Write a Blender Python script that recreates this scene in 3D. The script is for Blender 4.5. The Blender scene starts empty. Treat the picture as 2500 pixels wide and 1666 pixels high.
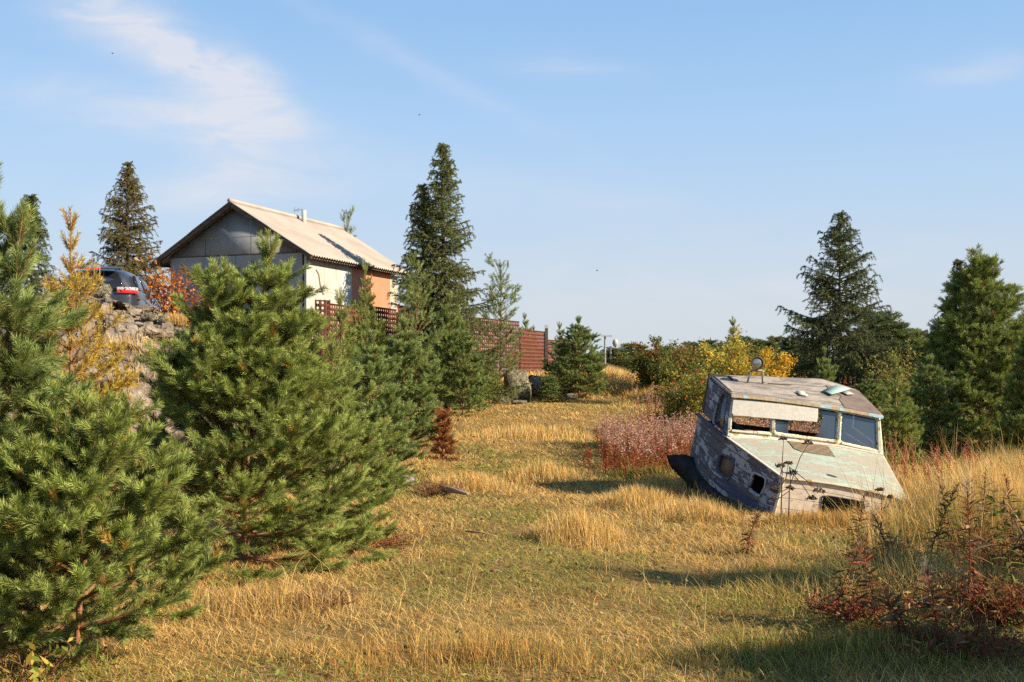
import bpy, math, random
import numpy as np
from mathutils import Vector, Matrix, noise as mnoise

# ------------------------------------------------------------------ camera, sky, sun
SC = bpy.context.scene
F, U0, H0, CAMZ = 2700.0, 1250.0, 910.0, 1.6      # lens in photo pixels, horizon row, eye height
cam_d = bpy.data.cameras.new('camera'); cam = bpy.data.objects.new('camera', cam_d)
SC.collection.objects.link(cam); SC.camera = cam
cam.location = (0, 0, CAMZ); cam.rotation_euler = (math.pi / 2, 0, 0)
cam_d.sensor_width = 36; cam_d.lens = F / 2500 * 36; cam_d.shift_y = (H0 - 833) / 2500
cam_d.clip_start = 0.05; cam_d.clip_end = 5000

SUN_EL = math.radians(31)
SUN_H = np.array([0.932, -0.365]); SUN_H /= np.linalg.norm(SUN_H)
SUN = Vector((SUN_H[0] * math.cos(SUN_EL), SUN_H[1] * math.cos(SUN_EL), math.sin(SUN_EL)))
sd = bpy.data.lights.new('sun', 'SUN'); so = bpy.data.objects.new('sun', sd); SC.collection.objects.link(so)
sd.energy = 5.0; sd.angle = math.radians(0.5); sd.color = (1.0, 0.83, 0.62)
so.rotation_euler = SUN.to_track_quat('Z', 'Y').to_euler(); so.location = (20, -10, 20)
SC.view_settings.view_transform = 'Standard'; SC.view_settings.look = 'None'
SC.view_settings.exposure = 1.15; SC.view_settings.gamma = 1.0
SC.cycles.max_bounces = 6; SC.cycles.diffuse_bounces = 2; SC.cycles.glossy_bounces = 2
SC.cycles.transmission_bounces = 4; SC.cycles.transparent_max_bounces = 8
SC.cycles.use_denoising = False

W = bpy.data.worlds.new('World'); SC.world = W; W.use_nodes = True
nt = W.node_tree; N = nt.nodes; LK = nt.links
for n in list(N): N.remove(n)
def nd(tree, t, **kw):
    n = tree.nodes.new(t)
    for k, v in kw.items(): setattr(n, k, v)
    return n
def mth(tree, op, a, b=None, c=None, clamp=False):
    n = tree.nodes.new('ShaderNodeMath'); n.operation = op; n.use_clamp = clamp
    for i, x in enumerate((a, b, c)):
        if x is None: continue
        if isinstance(x, (int, float)): n.inputs[i].default_value = x
        else: tree.links.new(x, n.inputs[i])
    return n.outputs[0]
def mixc(tree, fac, a, b, blend='MIX'):
    n = tree.nodes.new('ShaderNodeMix'); n.data_type = 'RGBA'; n.blend_type = blend
    for i, x in ((0, fac), (6, a), (7, b)):
        if isinstance(x, (int, float)): n.inputs[i].default_value = x
        elif isinstance(x, tuple): n.inputs[i].default_value = (*x[:3], 1)
        else: tree.links.new(x, n.inputs[i])
    return n.outputs[2]
def ramp(tree, fac, stops):
    n = tree.nodes.new('ShaderNodeValToRGB'); cr = n.color_ramp
    while len(cr.elements) > 1: cr.elements.remove(cr.elements[-1])
    for i, (p, c) in enumerate(stops):
        e = cr.elements[0] if i == 0 else cr.elements.new(p)
        e.position = p; e.color = (*c, 1) if isinstance(c, tuple) else (c, c, c, 1)
    tree.links.new(fac, n.inputs[0]); return n.outputs[0]
def noise_tex(tree, vec, scale, detail=4, rough=0.5, dist=0.0, out=0):
    n = tree.nodes.new('ShaderNodeTexNoise')
    n.inputs['Scale'].default_value = scale; n.inputs['Detail'].default_value = detail
    n.inputs['Roughness'].default_value = rough; n.inputs['Distortion'].default_value = dist
    if vec is not None: tree.links.new(vec, n.inputs['Vector'])
    return n.outputs[out]

sky = nd(nt, 'ShaderNodeTexSky', sky_type='NISHITA', sun_disc=False)
sky.sun_elevation = SUN_EL; sky.sun_rotation = math.atan2(SUN_H[0], SUN_H[1])
sky.air_density = 1.0; sky.dust_density = 0.6; sky.ozone_density = 1.2
tc = nd(nt, 'ShaderNodeTexCoord'); sep = nd(nt, 'ShaderNodeSeparateXYZ'); LK.new(tc.outputs['Generated'], sep.inputs[0])
yy = mth(nt, 'MAXIMUM', sep.outputs[1], 0.08)
pu = mth(nt, 'DIVIDE', sep.outputs[0], yy); pv = mth(nt, 'DIVIDE', sep.outputs[2], yy)
comb = nd(nt, 'ShaderNodeCombineXYZ'); LK.new(pu, comb.inputs[0]); LK.new(pv, comb.inputs[1])
# cirrus: soft banks of thin cloud in directions of the sky, broken up by warped noise
warp = noise_tex(nt, comb.outputs[0], 5.0, 4, 0.55, 0.4, out=1)
wsep = nd(nt, 'ShaderNodeSeparateXYZ'); LK.new(warp, wsep.inputs[0])
wu = mth(nt, 'ADD', pu, mth(nt, 'MULTIPLY', mth(nt, 'SUBTRACT', wsep.outputs[0], 0.5), 0.10))
wv = mth(nt, 'ADD', pv, mth(nt, 'MULTIPLY', mth(nt, 'SUBTRACT', wsep.outputs[1], 0.5), 0.055))
def blob(u, v, ru, rv, ang, amp):
    a = math.radians(ang); cu, cv = (u - U0) / F, (H0 - v) / F
    du = mth(nt, 'SUBTRACT', wu, cu); dv = mth(nt, 'SUBTRACT', wv, cv)
    p = mth(nt, 'ADD', mth(nt, 'MULTIPLY', du, math.cos(a)), mth(nt, 'MULTIPLY', dv, math.sin(a)))
    q = mth(nt, 'SUBTRACT', mth(nt, 'MULTIPLY', dv, math.cos(a)), mth(nt, 'MULTIPLY', du, math.sin(a)))
    p = mth(nt, 'POWER', mth(nt, 'ABSOLUTE', mth(nt, 'DIVIDE', p, ru / F)), 2.0)
    q = mth(nt, 'POWER', mth(nt, 'ABSOLUTE', mth(nt, 'DIVIDE', q, rv / F)), 2.0)
    return mth(nt, 'MULTIPLY', mth(nt, 'EXPONENT', mth(nt, 'MULTIPLY', mth(nt, 'ADD', p, q), -1.0)), amp)
tot = None
for b in ((230, -10, 130, 90, -25, .95), (400, 120, 170, 55, -32, 1.0), (540, 195, 130, 45, -28, 1.1), (480, 290, 260, 70, -8, .6),
          (640, 350, 170, 75, -20, .8), (560, 440, 240, 40, 8, .6), (600, 480, 200, 30, 0, .6), (1000, 150, 380, 30, -27, .26),
          (1380, 160, 140, 30, -8, .3), (2420, 180, 170, 35, 6, .45), (1250, 470, 420, 45, -6, .28), (1750, 700, 800, 130, 2, .36),
          (150, 250, 300, 60, -10, .25)):
    x = blob(*b); tot = x if tot is None else mth(nt, 'ADD', tot, x)
fib_m = nd(nt, 'ShaderNodeMapping'); fib_m.inputs['Rotation'].default_value = (0, 0, math.radians(20)); fib_m.inputs['Scale'].default_value = (4, 15, 1)
LK.new(comb.outputs[0], fib_m.inputs['Vector'])
fib = noise_tex(nt, fib_m.outputs[0], 2.2, 6, 0.6, 0.8)
cl = mth(nt, 'MULTIPLY', tot, mth(nt, 'ADD', mth(nt, 'MULTIPLY', fib, 2.5), -.48), clamp=True)
# slight blue tint over the computed sky
skyc = mixc(nt, 1.0, sky.outputs[0], (0.98, 1.02, 1.08), 'MULTIPLY')
grad = ramp(nt, sep.outputs[2], [(0.0, (2.75, 3.05, 3.40)), (.06, (2.70, 3.02, 3.42)), (.15, (2.30, 3.02, 3.90)), (.22, (1.90, 2.86, 4.08)), (.31, (1.44, 2.48, 3.95)), (.6, (.85, 1.7, 3.1)), (1.0, (.55, 1.25, 2.5))])
skyh = mixc(nt, 0.90, skyc, grad)
skyf = mixc(nt, mth(nt, 'MULTIPLY', cl, 0.78), skyh, (3.75, 3.72, 3.95))
bg = nd(nt, 'ShaderNodeBackground'); bg.inputs['Strength'].default_value = 0.0975
LK.new(skyf, bg.inputs['Color']); wo = nd(nt, 'ShaderNodeOutputWorld'); LK.new(bg.outputs[0], wo.inputs[0])

# ------------------------------------------------------------------ helpers
RNG = np.random.default_rng(7)
def P(u, v, d): return np.array([(u - U0) / F * d, d, CAMZ + (H0 - v) / F * d])
def px(p):
    p = np.asarray(p, float); return np.stack([U0 + F * p[..., 0] / p[..., 1], H0 - F * (p[..., 2] - CAMZ) / p[..., 1]], -1)
def nrm(a): a = np.asarray(a, float); return a / np.maximum(np.linalg.norm(a, axis=-1, keepdims=True), 1e-9)

def tag(o, label=None, cat=None, group=None, kind=None):
    for k, v in (('label', label), ('category', cat), ('group', group), ('kind', kind)):
        if v: o[k] = v
    return o
def empty(name, loc=(0, 0, 0), rz=0.0):
    o = bpy.data.objects.new(name, None); o.empty_display_size = 0.1
    SC.collection.objects.link(o); o.location = loc; o.rotation_euler = (0, 0, rz); return o
def mesh_np(name, V, faces, mat, col=None, parent=None, uv=None, smooth=False, origin=None, loc=None):
    """faces: list of int arrays of shape (n,3) or (n,4)"""
    V = np.asarray(V, np.float32)
    if origin is not None: V = V - np.asarray(origin, np.float32)
    me = bpy.data.meshes.new(name)
    faces = [np.asarray(f, np.int32) for f in faces if len(f)]
    me.vertices.add(len(V)); me.vertices.foreach_set('co', V.ravel())
    idx = np.concatenate([f.ravel() for f in faces]); tots = np.concatenate([np.full(len(f), f.shape[1], np.int32) for f in faces])
    me.loops.add(len(idx)); me.loops.foreach_set('vertex_index', idx)
    me.polygons.add(len(tots)); me.polygons.foreach_set('loop_start', np.concatenate([[0], np.cumsum(tots)[:-1]]).astype(np.int32))
    me.polygons.foreach_set('loop_total', tots)
    if smooth: me.polygons.foreach_set('use_smooth', np.ones(len(tots), bool))
    if uv is not None:
        l = me.uv_layers.new(name='UVMap'); l.data.foreach_set('uv', np.asarray(uv, np.float32)[idx].ravel())
    me.update(calc_edges=True)
    if col is not None:
        a = me.color_attributes.new('Col', 'FLOAT_COLOR', 'POINT')
        c = np.ones((len(V), 4), np.float32); c[:, :3] = col; a.data.foreach_set('color', c.ravel())
    if mat: me.materials.append(mat)
    o = bpy.data.objects.new(name, me); SC.collection.objects.link(o)
    if parent is not None: o.parent = parent
    if loc is not None: o.location = loc
    return o
def copy_tree(o, loc, rz=0, s=1.0, sx=1.0):
    r = o.copy(); SC.collection.objects.link(r); r.location = loc; r.rotation_euler = (0, 0, rz); r.scale = (s * sx, s * sx, s)
    for ch in o.children:
        c = ch.copy(); SC.collection.objects.link(c); c.parent = r
        for g in ch.children:
            k = g.copy(); SC.collection.objects.link(k); k.parent = c
    return r

class MB:
    def __init__(s): s.V = []; s.Q = []; s.T = []; s.n = 0; s.UV = []; s.C = []
    def add(s, V, Q=None, T=None, uv=None, c=None):
        V = np.asarray(V, float)
        if Q is not None and len(Q): s.Q.append(np.asarray(Q) + s.n)
        if T is not None and len(T): s.T.append(np.asarray(T) + s.n)
        s.V.append(V); s.n += len(V)
        s.UV.append(np.asarray(uv, float) if uv is not None else V[:, :2])
        s.C.append(np.broadcast_to(np.asarray(c if c is not None else (1, 1, 1), float), (len(V), 3)))
        return s
    def box(s, c, size, ax=None, uvs=None):
        c = np.asarray(c, float); h = np.asarray(size, float) / 2; ax = np.eye(3) if ax is None else np.asarray(ax, float)
        faces = [((-1, 0, 0), 0), ((1, 0, 0), 0), ((0, -1, 0), 1), ((0, 1, 0), 1), ((0, 0, -1), 2), ((0, 0, 1), 2)]
        for nvec, a in faces:
            b, d = [(1, 2), (0, 2), (0, 1)][a]; q = []
            for i, j in ((-1, -1), (1, -1), (1, 1), (-1, 1)):
                l = np.array(nvec, float) * h; l[b] = i * h[b]; l[d] = j * h[d]; q.append(l)
            q = np.array(q)
            if (sum(nvec) > 0) == (a == 1): q = q[::-1]
            s.add(c + q @ ax, Q=[[0, 1, 2, 3]], uv=q[:, [b, d]])
        return s
    def beam(s, a, b, w, h, up=(0, 0, 1)):
        a = np.asarray(a, float); b = np.asarray(b, float); x = nrm(b - a); y = nrm(np.cross(up, x)); z = np.cross(x, y)
        return s.box((a + b) / 2, (np.linalg.norm(b - a), w, h), np.array([x, y, z]))
    def tube(s, pts, rad, k=6, cap=True):
        pts = np.asarray(pts, float); rad = np.broadcast_to(np.asarray(rad, float), (len(pts),))
        d = np.gradient(pts, axis=0) if len(pts) > 2 else np.repeat((pts[1] - pts[0])[None], 2, 0)
        d = nrm(d); ref = np.array([0.31, 0.17, 0.93]) if abs(d[0] @ np.array([0.31, 0.17, 0.93])) < .95 else np.array([1., 0, 0])
        u = nrm(np.cross(d, ref)); v = np.cross(d, u)
        a = np.arange(k) * 2 * np.pi / k
        R = (u[:, None] * np.cos(a)[None, :, None] + v[:, None] * np.sin(a)[None, :, None]) * rad[:, None, None] + pts[:, None]
        V = R.reshape(-1, 3); m = len(pts)
        i = np.arange(m - 1)[:, None] * k; j = np.arange(k)[None]; j2 = (j + 1) % k
        Q = np.stack([i + j, i + j2, i + k + j2, i + k + j], -1).reshape(-1, 4)
        Ls = np.concatenate([[0], np.cumsum(np.linalg.norm(np.diff(pts, axis=0), axis=1))])
        uv = np.stack([np.tile(a, m), np.repeat(Ls, k)], 1)
        T = []
        if cap:
            V = np.concatenate([V, pts[[0, -1]]]); uv = np.concatenate([uv, [[0, 0], [0, Ls[-1]]]])
            for q in range(k):
                T.append([m * k, (q + 1) % k, q]); T.append([m * k + 1, (m - 1) * k + q, (m - 1) * k + (q + 1) % k])
        return s.add(V, Q=Q, T=T, uv=uv)
    def lathe(s, c, axis, prof, k=20):
        """prof: list of (distance along axis, radius)"""
        axis = nrm(axis); pts = [np.asarray(c, float) + axis * a for a, r in prof]
        ref = np.array([0, 0, 1.]) if abs(axis[2]) < .9 else np.array([1., 0, 0])
        u = nrm(np.cross(axis, ref)); v = np.cross(axis, u); a = np.arange(k) * 2 * np.pi / k
        V = np.concatenate([p + (u * np.cos(a)[:, None] + v * np.sin(a)[:, None]) * max(r, 1e-4) for p, (_, r) in zip(pts, prof)])
        m = len(prof); i = np.arange(m - 1)[:, None] * k; j = np.arange(k)[None]; j2 = (j + 1) % k
        return s.add(V, Q=np.stack([i + j, i + k + j, i + k + j2, i + j2], -1).reshape(-1, 4))
    def prism(s, poly, off):
        """closed polygon (n,3) in 3D swept by vector off"""
        poly = np.asarray(poly, float); n = len(poly); V = np.concatenate([poly, poly + off])
        Q = [[i, (i + 1) % n, n + (i + 1) % n, n + i] for i in range(n)]
        from mathutils.geometry import tessellate_polygon
        t = np.array(tessellate_polygon([[Vector(p) for p in poly]]))
        T = np.concatenate([t[:, ::-1], t + n])
        return s.add(V, Q=Q, T=T)
    def build(s, name, mat, parent=None, smooth=False, origin=None, loc=None, col=False):
        f = []
        if s.Q: f.append(np.concatenate(s.Q))
        if s.T: f.append(np.concatenate(s.T))
        return mesh_np(name, np.concatenate(s.V), f, mat, col=np.concatenate(s.C) if col else None, parent=parent,
                       uv=np.concatenate(s.UV), smooth=smooth, origin=origin, loc=loc)
def bevel(o, w=0.01, seg=2):
    m = o.modifiers.new('bevel', 'BEVEL'); m.width = w; m.segments = seg; m.limit_method = 'ANGLE'; return o

# ------------------------------------------------------------------ materials
def newmat(name):
    m = bpy.data.materials.new(name); m.use_nodes = True; t = m.node_tree
    b = t.nodes['Principled BSDF']; return m, t, b
def setin(t, b, k, v):
    if isinstance(v, (int, float)): b.inputs[k].default_value = v
    elif isinstance(v, tuple): b.inputs[k].default_value = (*v, 1)
    else: t.links.new(v, b.inputs[k])
def leafmat(name, transl=0.25, rough=0.55, spec=0.3):
    m, t, b = newmat(name); a = nd(t, 'ShaderNodeAttribute', attribute_name='Col')
    t.links.new(a.outputs['Color'], b.inputs['Base Color']); b.inputs['Roughness'].default_value = rough
    b.inputs['Specular IOR Level'].default_value = spec
    tr = nd(t, 'ShaderNodeBsdfTranslucent'); t.links.new(a.outputs['Color'], tr.inputs['Color'])
    mx = nd(t, 'ShaderNodeMixShader'); mx.inputs[0].default_value = transl
    t.links.new(b.outputs[0], mx.inputs[1]); t.links.new(tr.outputs[0], mx.inputs[2])
    t.links.new(mx.outputs[0], t.nodes['Material Output'].inputs[0]); return m
def bump(t, b, h, strength=0.5, dist=0.01):
    n = nd(t, 'ShaderNodeBump'); n.inputs['Strength'].default_value = strength; n.inputs['Distance'].default_value = dist
    t.links.new(h, n.inputs['Height']); t.links.new(n.outputs[0], b.inputs['Normal'])
def objvec(t, kind='Object'): return nd(t, 'ShaderNodeTexCoord').outputs[kind]
def scalev(t, vec, s):
    n = nd(t, 'ShaderNodeMapping'); n.inputs['Scale'].default_value = s; t.links.new(vec, n.inputs['Vector']); return n.outputs[0]
def simple(name, c1, c2, scale=8, rough=0.7, metal=0.0, bmp=0.3, stretch=(1, 1, 1), spec=0.4, bd=0.005, coord='Object', lo=.35, hi=.65):
    m, t, b = newmat(name); v = scalev(t, objvec(t, coord), stretch)
    n = noise_tex(t, v, scale, 6, 0.6)
    setin(t, b, 'Base Color', mixc(t, ramp(t, n, [(lo, 0.0), (hi, 1.0)]), c1, c2))
    b.inputs['Roughness'].default_value = rough; b.inputs['Metallic'].default_value = metal; b.inputs['Specular IOR Level'].default_value = spec
    if bmp: bump(t, b, n, bmp, bd)
    return m
def peel(name, paint, wood, plank=0.11, amount=0.5, paint2=None, rough=0.75, sc=9, coord='UV', stretch=(1, 3.2, 1), seam=0.06):
    """flaking paint over boards; UV in metres, boards run along U"""
    m, t, b = newmat(name); uv = objvec(t, coord); s = nd(t, 'ShaderNodeSeparateXYZ'); t.links.new(uv, s.inputs[0])
    st = scalev(t, uv, stretch)
    n1 = noise_tex(t, st, sc, 8, 0.68, 0.3); n2 = noise_tex(t, st, sc * 0.22, 3, 0.5)
    grain = noise_tex(t, scalev(t, uv, (3, 60, 1)), 3, 5, 0.6)
    mask = mth(t, 'ADD', mth(t, 'MULTIPLY', n1, 0.65), mth(t, 'MULTIPLY', n2, 0.5))
    k = ramp(t, mask, [(max(0, .575 + (amount - .5) * .5 - .008), 0.0), (.575 + (amount - .5) * .5 + .008, 1.0)])   # 1 = paint kept
    wc = mixc(t, ramp(t, grain, [(.3, 0.0), (.7, 1.0)]), tuple(x * 0.6 for x in wood), wood)
    pc = mixc(t, ramp(t, noise_tex(t, uv, 14, 5, .6), [(.4, 0.0), (.65, 1.0)]), paint, tuple(x * .8 for x in paint))
    if paint2: pc = mixc(t, ramp(t, noise_tex(t, uv, 2.3, 5, .7), [(.5, 0.0), (.56, 1.0)]), pc, paint2)
    col = mixc(t, k, wc, pc)
    h = mth(t, 'ADD', mth(t, 'MULTIPLY', k, 0.5), mth(t, 'MULTIPLY', grain, 0.3))
    if plank:
        f = mth(t, 'FRACT', mth(t, 'DIVIDE', mth(t, 'ADD', s.outputs[1], mth(t, 'MULTIPLY', noise_tex(t, uv, 1.5, 2), 0.015)), plank))
        g = mth(t, 'LESS_THAN', f, seam)
        col = mixc(t, mth(t, 'MULTIPLY', g, 0.75), col, (0.03, 0.025, 0.02)); h = mth(t, 'SUBTRACT', h, mth(t, 'MULTIPLY', g, 1.5))
    setin(t, b, 'Base Color', col); b.inputs['Roughness'].default_value = rough; b.inputs['Specular IOR Level'].default_value = 0.25
    bump(t, b, h, 0.6, 0.006); return m

M = {}
M['needle'] = leafmat('pine_needles', 0.22, 0.5, 0.35)
M['spruce'] = leafmat('spruce_needles', 0.12, 0.6, 0.25)
M['leaf'] = leafmat('leaves', 0.32, 0.7, 0.10)
M['grass'] = leafmat('grass_blades', 0.30, 0.7, 0.12)
M['bark'] = simple('bark', (0.30, 0.13, 0.05), (0.13, 0.085, 0.06), 14, 0.9, bmp=0.8, stretch=(1, 1, .35))
M['bark_dark'] = simple('bark_dark', (0.11, 0.075, 0.055), (0.055, 0.04, 0.03), 14, 0.9, bmp=0.8, stretch=(1, 1, .35))
M['stem'] = simple('stem', (0.20, 0.08, 0.035), (0.10, 0.05, 0.03), 30, 0.8)
M['stem_dark'] = simple('stem_dark', (0.07, 0.04, 0.025), (0.035, 0.022, 0.016), 30, 0.8)
M['stem_red'] = simple('stem_red', (0.28, 0.04, 0.02), (0.14, 0.04, 0.02), 30, 0.7)

# ------------------------------------------------------------------ ground
CP = np.array([(0, 0, 0), (-3, 3, 0), (3, 3, 0), (0, 6, 0), (0, 10, 0), (-5, 8, .05), (5, 8, 0), (0, 14, .05), (5, 13, -.02), (-4, 13, .12),
    (9, 12, 0), (0, 18, .12), (6, 17, .08), (11, 18, .1), (-1, 22, .3), (3, 22, .25), (8, 24, .2), (-2, 26, .6), (0, 29, .72), (3, 29, .75),
    (2.4, 33, 1.35), (3.7, 33, 1.1), (5.2, 33, .75), (8, 33, .35), (-6, 15, .35), (-10, 14, .4), (0, 38, 1.4), (2, 42, 1.45), (4, 42, 1.1),
    (8, 42, .6), (14, 35, .3), (20, 40, .3), (8, 60, .75), (0, 60, 1.3), (20, 80, .9), (-8, 5, 0.1), (8, 4, 0), (-12, 10, .3), (-3, 18.5, .25),
    (-3.4, 22, .6), (-4.4, 25.5, 1.5), (-2.6, 30, 1.4), (-1, 34, 1.4), (40, 60, .8), (-40, 60, 1.2), (0, 150, 0.4), (100, 150, 0.4), (-100, 150, .6),
    (0, -20, 0), (30, 0, 0), (-30, 0, .2), (0, 600, 0), (400, 600, 0), (-400, 600, 0), (300, 0, 0), (-300, 0, 0), (0, -300, 0)], float)
CLIFF = np.array([(-60, 15.5), (-14, 17.0), (-9, 17.2), (-5.9, 17.4), (-5.2, 19.0), (-4.9, 22.5), (-4.6, 26.0), (-3.0, 30.0), (-1.6, 33.6), (-6, 60), (-20, 90)], float)
def cliff_sd(x, y):
    """signed distance to the foot of the rise, positive on the hill"""
    best = np.full(x.shape, 1e9); sgn = np.ones(x.shape)
    for a, b in zip(CLIFF[:-1], CLIFF[1:]):
        ab = b - a; t = np.clip(((x - a[0]) * ab[0] + (y - a[1]) * ab[1]) / (ab @ ab), 0, 1)
        dx = x - a[0] - t * ab[0]; dy = y - a[1] - t * ab[1]; d = np.hypot(dx, dy)
        cr = ab[0] * (y - a[1]) - ab[1] * (x - a[0])
        m = d < best - 1e-9; best = np.where(m, d, best); sgn = np.where(m, np.sign(cr), sgn)
    return best * sgn
def ground(x, y, shp=None):
    x = np.asarray(x, float); y = np.asarray(y, float); sh = np.broadcast(x, y).shape
    x = np.broadcast_to(x, sh).ravel(); y = np.broadcast_to(y, sh).ravel(); z = np.empty(len(x))
    for i in range(0, len(x), 20000):
        xs, ys = x[i:i + 20000], y[i:i + 20000]
        d2 = (xs[:, None] - CP[:, 0]) ** 2 + (ys[:, None] - CP[:, 1]) ** 2
        w = 1 / (d2 + 0.8 + 0.0006 * ys[:, None] ** 2) ** 1.6
        zz = (w * CP[:, 2]).sum(1) / w.sum(1)
        sdv = cliff_sd(xs, ys)
        t1 = np.clip((sdv - 0.0) / 0.7, 0, 1); t1 = t1 * t1 * (3 - 2 * t1)
        t2 = np.clip((sdv - 1.7) / 2.2, 0, 1); t2 = t2 * t2 * (3 - 2 * t2)
        top = 2.55 - 0.02 * np.clip(ys - 35, 0, 60)
        hill = np.where(ys > 0, 1.0, 0.0)
        zz = zz + (np.clip(1.75 - zz, 0, 9) * t1 + np.clip(top - np.maximum(zz, 1.75), 0, 9) * t2) * hill
        lump = 0.030 * np.sin(xs * 1.9 + 1.3 * np.sin(ys * .9)) * np.sin(ys * 1.6 + .7 * np.sin(xs * 1.1)) + 0.015 * np.sin(xs * 5.1 + ys * 2.2) * np.sin(ys * 4.3 - xs)
        z[i:i + 20000] = zz + lump
    return z.reshape(sh)
def gz(x, y): return float(ground(np.array([x]), np.array([y]))[0])

def axis_pts(fine_lo, fine_hi, step, far):
    a = list(np.arange(fine_lo, fine_hi + 1e-6, step)); s = step; x = fine_hi
    while x < far: s *= 1.25; x += s; a.append(x)
    s = step; x = fine_lo
    while x > -far: s *= 1.25; x -= s; a.insert(0, x)
    return np.array(a)
gx, gy = axis_pts(-16, 16, 0.16, 1500), axis_pts(3, 42, 0.16, 1500)
XX, YY = np.meshgrid(gx, gy); ZZ = ground(XX, YY)
ZZ = np.where(cliff_sd(XX, YY) > .1, np.where(cliff_sd(XX, YY) < 2.8, np.where(XX < -5.0, np.where(YY < 23, ZZ - .16, ZZ), ZZ), ZZ), ZZ)
nx, ny = len(gx), len(gy)
i = np.arange(ny - 1)[:, None] * nx + np.arange(nx - 1)[None]
Q = np.stack([i, i + 1, i + nx + 1, i + nx], -1).reshape(-1, 4)
m, t, b = newmat('ground'); v = objvec(t)
n1 = noise_tex(t, v, 0.9, 6, .6); n2 = noise_tex(t, v, 14, 8, .7); n3 = noise_tex(t, v, 60, 6, .7)
c = mixc(t, ramp(t, n1, [(.42, 0.0), (.6, 1.0)]), (0.26, 0.17, 0.060), (0.13, 0.125, 0.035))
c = mixc(t, ramp(t, n2, [(.4, 0.0), (.65, 1.0)]), c, (0.30, 0.19, 0.075))
c = mixc(t, ramp(t, n3, [(.48, 0.0), (.7, .8)]), c, (0.07, 0.05, 0.03))
setin(t, b, 'Base Color', c); b.inputs['Roughness'].default_value = .95; b.inputs['Specular IOR Level'].default_value = .1
bump(t, b, n3, .9, .03); M['ground'] = m
g = mesh_np('ground', np.stack([XX.ravel(), YY.ravel(), ZZ.ravel()], 1), [Q], M['ground'], smooth=True); g['kind'] = 'structure'

# ------------------------------------------------------------------ rock outcrop under the garage
def rockmat(name, a, bcol, lich, sc=1.0):
    m, t, b = newmat(name); v = objvec(t)
    n1 = noise_tex(t, v, 1.6 * sc, 8, .65); n2 = noise_tex(t, scalev(t, v, (1.2, 1.2, 1.0)), 5.0 * sc, 9, .75, .3); n3 = noise_tex(t, v, 26 * sc, 6, .7)
    c = mixc(t, ramp(t, n1, [(.38, 0.0), (.62, 1.0)]), a, bcol)
    c = mixc(t, ramp(t, n2, [(.53, 0.0), (.60, .75)]), c, lich)
    c = mixc(t, ramp(t, n3, [(.52, 0.0), (.62, .6)]), c, (.05, .042, .03))
    c = mixc(t, ramp(t, noise_tex(t, v, 9 * sc, 5, .7), [(.58, 0.0), (.66, .5)]), c, (.24, .17, .07))
    vo = nd(t, 'ShaderNodeTexVoronoi', feature='DISTANCE_TO_EDGE'); vo.inputs['Scale'].default_value = 2.6 * sc
    wv_ = nd(t, 'ShaderNodeVectorMath', operation='ADD'); t.links.new(v, wv_.inputs[0]); wn = noise_tex(t, v, 3.0 * sc, 4, .6, out=1); sn = nd(t, 'ShaderNodeVectorMath', operation='SCALE'); t.links.new(wn, sn.inputs[0]); sn.inputs['Scale'].default_value = .35 / sc
    t.links.new(sn.outputs[0], wv_.inputs[1]); t.links.new(wv_.outputs[0], vo.inputs['Vector'])
    ck = ramp(t, vo.outputs['Distance'], [(.0, 1.0), (.05, 0.0)]); c = mixc(t, mth(t, 'MULTIPLY', ck, .7), c, (.05, .042, .032))
    n2 = mth(t, 'SUBTRACT', n2, mth(t, 'MULTIPLY', ck, .8))
    setin(t, b, 'Base Color', c); b.inputs['Roughness'].default_value = .92; b.inputs['Specular IOR Level'].default_value = .15
    h = mth(t, 'ADD', mth(t, 'MULTIPLY', n2, 1.0), mth(t, 'MULTIPLY', n3, .6)); bump(t, b, h, 1.0, .06); return m
M['rock'] = rockmat('rock', (.29, .24, .18), (.19, .155, .12), (.44, .40, .32))
M['boulder'] = rockmat('boulder', (.26, .24, .17), (.16, .145, .10), (.42, .42, .30), 2.0)
def fbm(p, s, o=4):
    v = 0; a = 1
    for k in range(o): v += a * mnoise.noise(Vector(p) * s); s *= 2.1; a *= .55
    return v
prof = np.array([(-.35, -.25), (-.12, .25), (0, .9), (.08, 1.45), (.22, 1.80), (.55, 1.95), (1.3, 2.0), (1.65, 2.10), (1.8, 2.45), (2.2, 2.55), (2.55, 2.62), (2.7, 2.85), (3.2, 2.92), (3.7, 2.82), (4.6, 2.62), (5.4, 2.3)])
pl = np.concatenate([[0], np.cumsum(np.hypot(*np.diff(prof, axis=0).T))])
path = np.array([(-15, 16.9), (-9, 17.1), (-6.2, 17.3), (-5.2, 18.3), (-4.7, 20.2), (-4.6, 22.5)])
pc = np.concatenate([[0], np.cumsum(np.hypot(*np.diff(path, axis=0).T))])
nS, nT = 260, 130; V = []
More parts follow.
